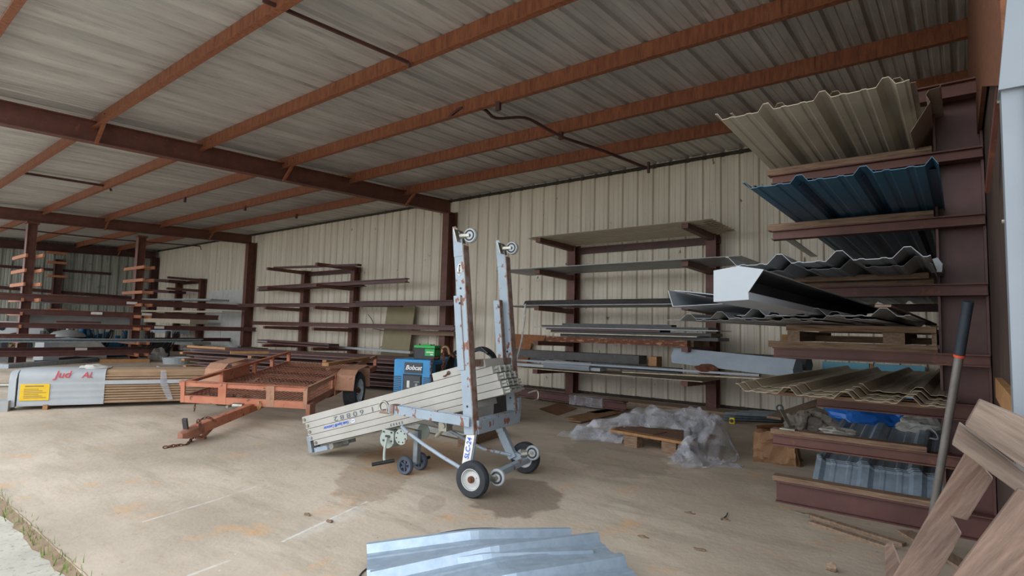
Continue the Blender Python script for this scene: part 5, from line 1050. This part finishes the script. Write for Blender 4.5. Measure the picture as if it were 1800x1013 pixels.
# winch, plate, rear casters
cW = F @ V((.99, -.17, .255)); t3 = MB().cyl(cW-sv*.0, cW+sv*.11, .072, 28).build('winch_drum', 'winch_green', t, True)
MB().loft([(-.062,-.04),(.062,-.04),(.062,.06),(-.062,.06)], [(F @ V((.97, -.185, .275)), F.to_3x3() @ V((1,0,.1)), V((0,0,1))), (F @ V((.97, -.178, .275)), F.to_3x3() @ V((1,0,.1)), V((0,0,1)))]).build('winch_plate', 'winch_green', t3, bevel=.003)
mb = MB()
for a_, b_2 in ((.93, .25), (.93, .32), (1.01, .25), (1.01, .32), (.955, .285), (.98, .285)): c = F @ V((a_, -.187, b_2)); mb.cyl(c, c-sv*.006, .008 if b_2 != .285 else .012, 10)
mb.build('bolts', 'dark_grey', t3)
MB().tube(smooth([F @ V((.965, -.2, .28)), F @ V((.965, -.22, .2)), F @ V((.955, -.235, .12)), F @ V((.93, -.245, .085))]), .011, 8).build('crank_arm', 'winch_green', t3, True)
MB().cyl(F @ V((.88, -.20, .105)), F @ V((.99, -.34, .085)), .015, 12).build('crank_grip', 'black', t3, True)
c = F @ V((.83, -.19, .295)); pl = MB().cyl(c, c+sv*.008, .062, 24).build('pivot_plate', 'winch_green', t, True)
mb = MB()
for k in range(7): mb.cyl(c-sv*.003+(V((0,0,1))*math.cos(k*.9)+F.to_3x3() @ V((1,0,0))*math.sin(k*.9))*.046, c+(V((0,0,1))*math.cos(k*.9)+F.to_3x3() @ V((1,0,0))*math.sin(k*.9))*.046, .006, 8)
mb.build('plate_holes', 'black', pl)
MB().cyl(c+sv*.3, c+sv*.308, .062, 24).build('pivot_plate', 'winch_green', t, True)
MB(F).box(.76, .80, -.06, -.01, .06, .33).build('rear_post', 'galv', t)
for v_, nm in ((-.17, 'n'), (.02, 'f')):
    c = F @ V((.79, v_, .072)); w_ = MB().lathe([(.045,-.018),(.066,-.022),(.072,-.014),(.072,.014),(.066,.022),(.045,.018)], c, sv, 28).build('small_wheel', 'rubber_blue', t, True)
    mb = MB()
    for k in range(6): d_ = V((0,0,1))*math.cos(k*1.047)+F.to_3x3() @ V((1,0,0))*math.sin(k*1.047); mb.bar(c, c+d_*.05, .014, .02, sv)
    mb.cyl(c-sv*.02, c+sv*.02, .016, 12).build('spokes', 'rubber_blue', w_)
MB().cyl(F @ V((.79, -.19, .072)), F @ V((.79, .1, .072)), .01, 10).build('wheel_axle', 'steel', t); MB().cyl(F @ V((.79, .04, .075)), F @ V((.77, .13, .085)), .013, 10).build('axle_grip', 'black', t)
# hook at far side
MB().tube(smooth([F @ V(p) for p in ((-.02, .39, .66), (-.09, .42, .68), (-.1, .42, .62), (-.05, .42, .60))]), .008, 8).build('tow_hook', 'steel', t)
MB().bar(PZ(812, 778, .05), PZ(880, 757, .05), .1, .1).build('timber', 'wood_x', label='dark timber on the floor behind the lift legs', cat='timber', bevel=.004)
MB().bar(PZ(700, 742, .05), PZ(830, 769, .05), .08, .06).build('steel_skid', 'mast_grey', label='pale steel skid rail on the floor in front of the welder', cat='rail')
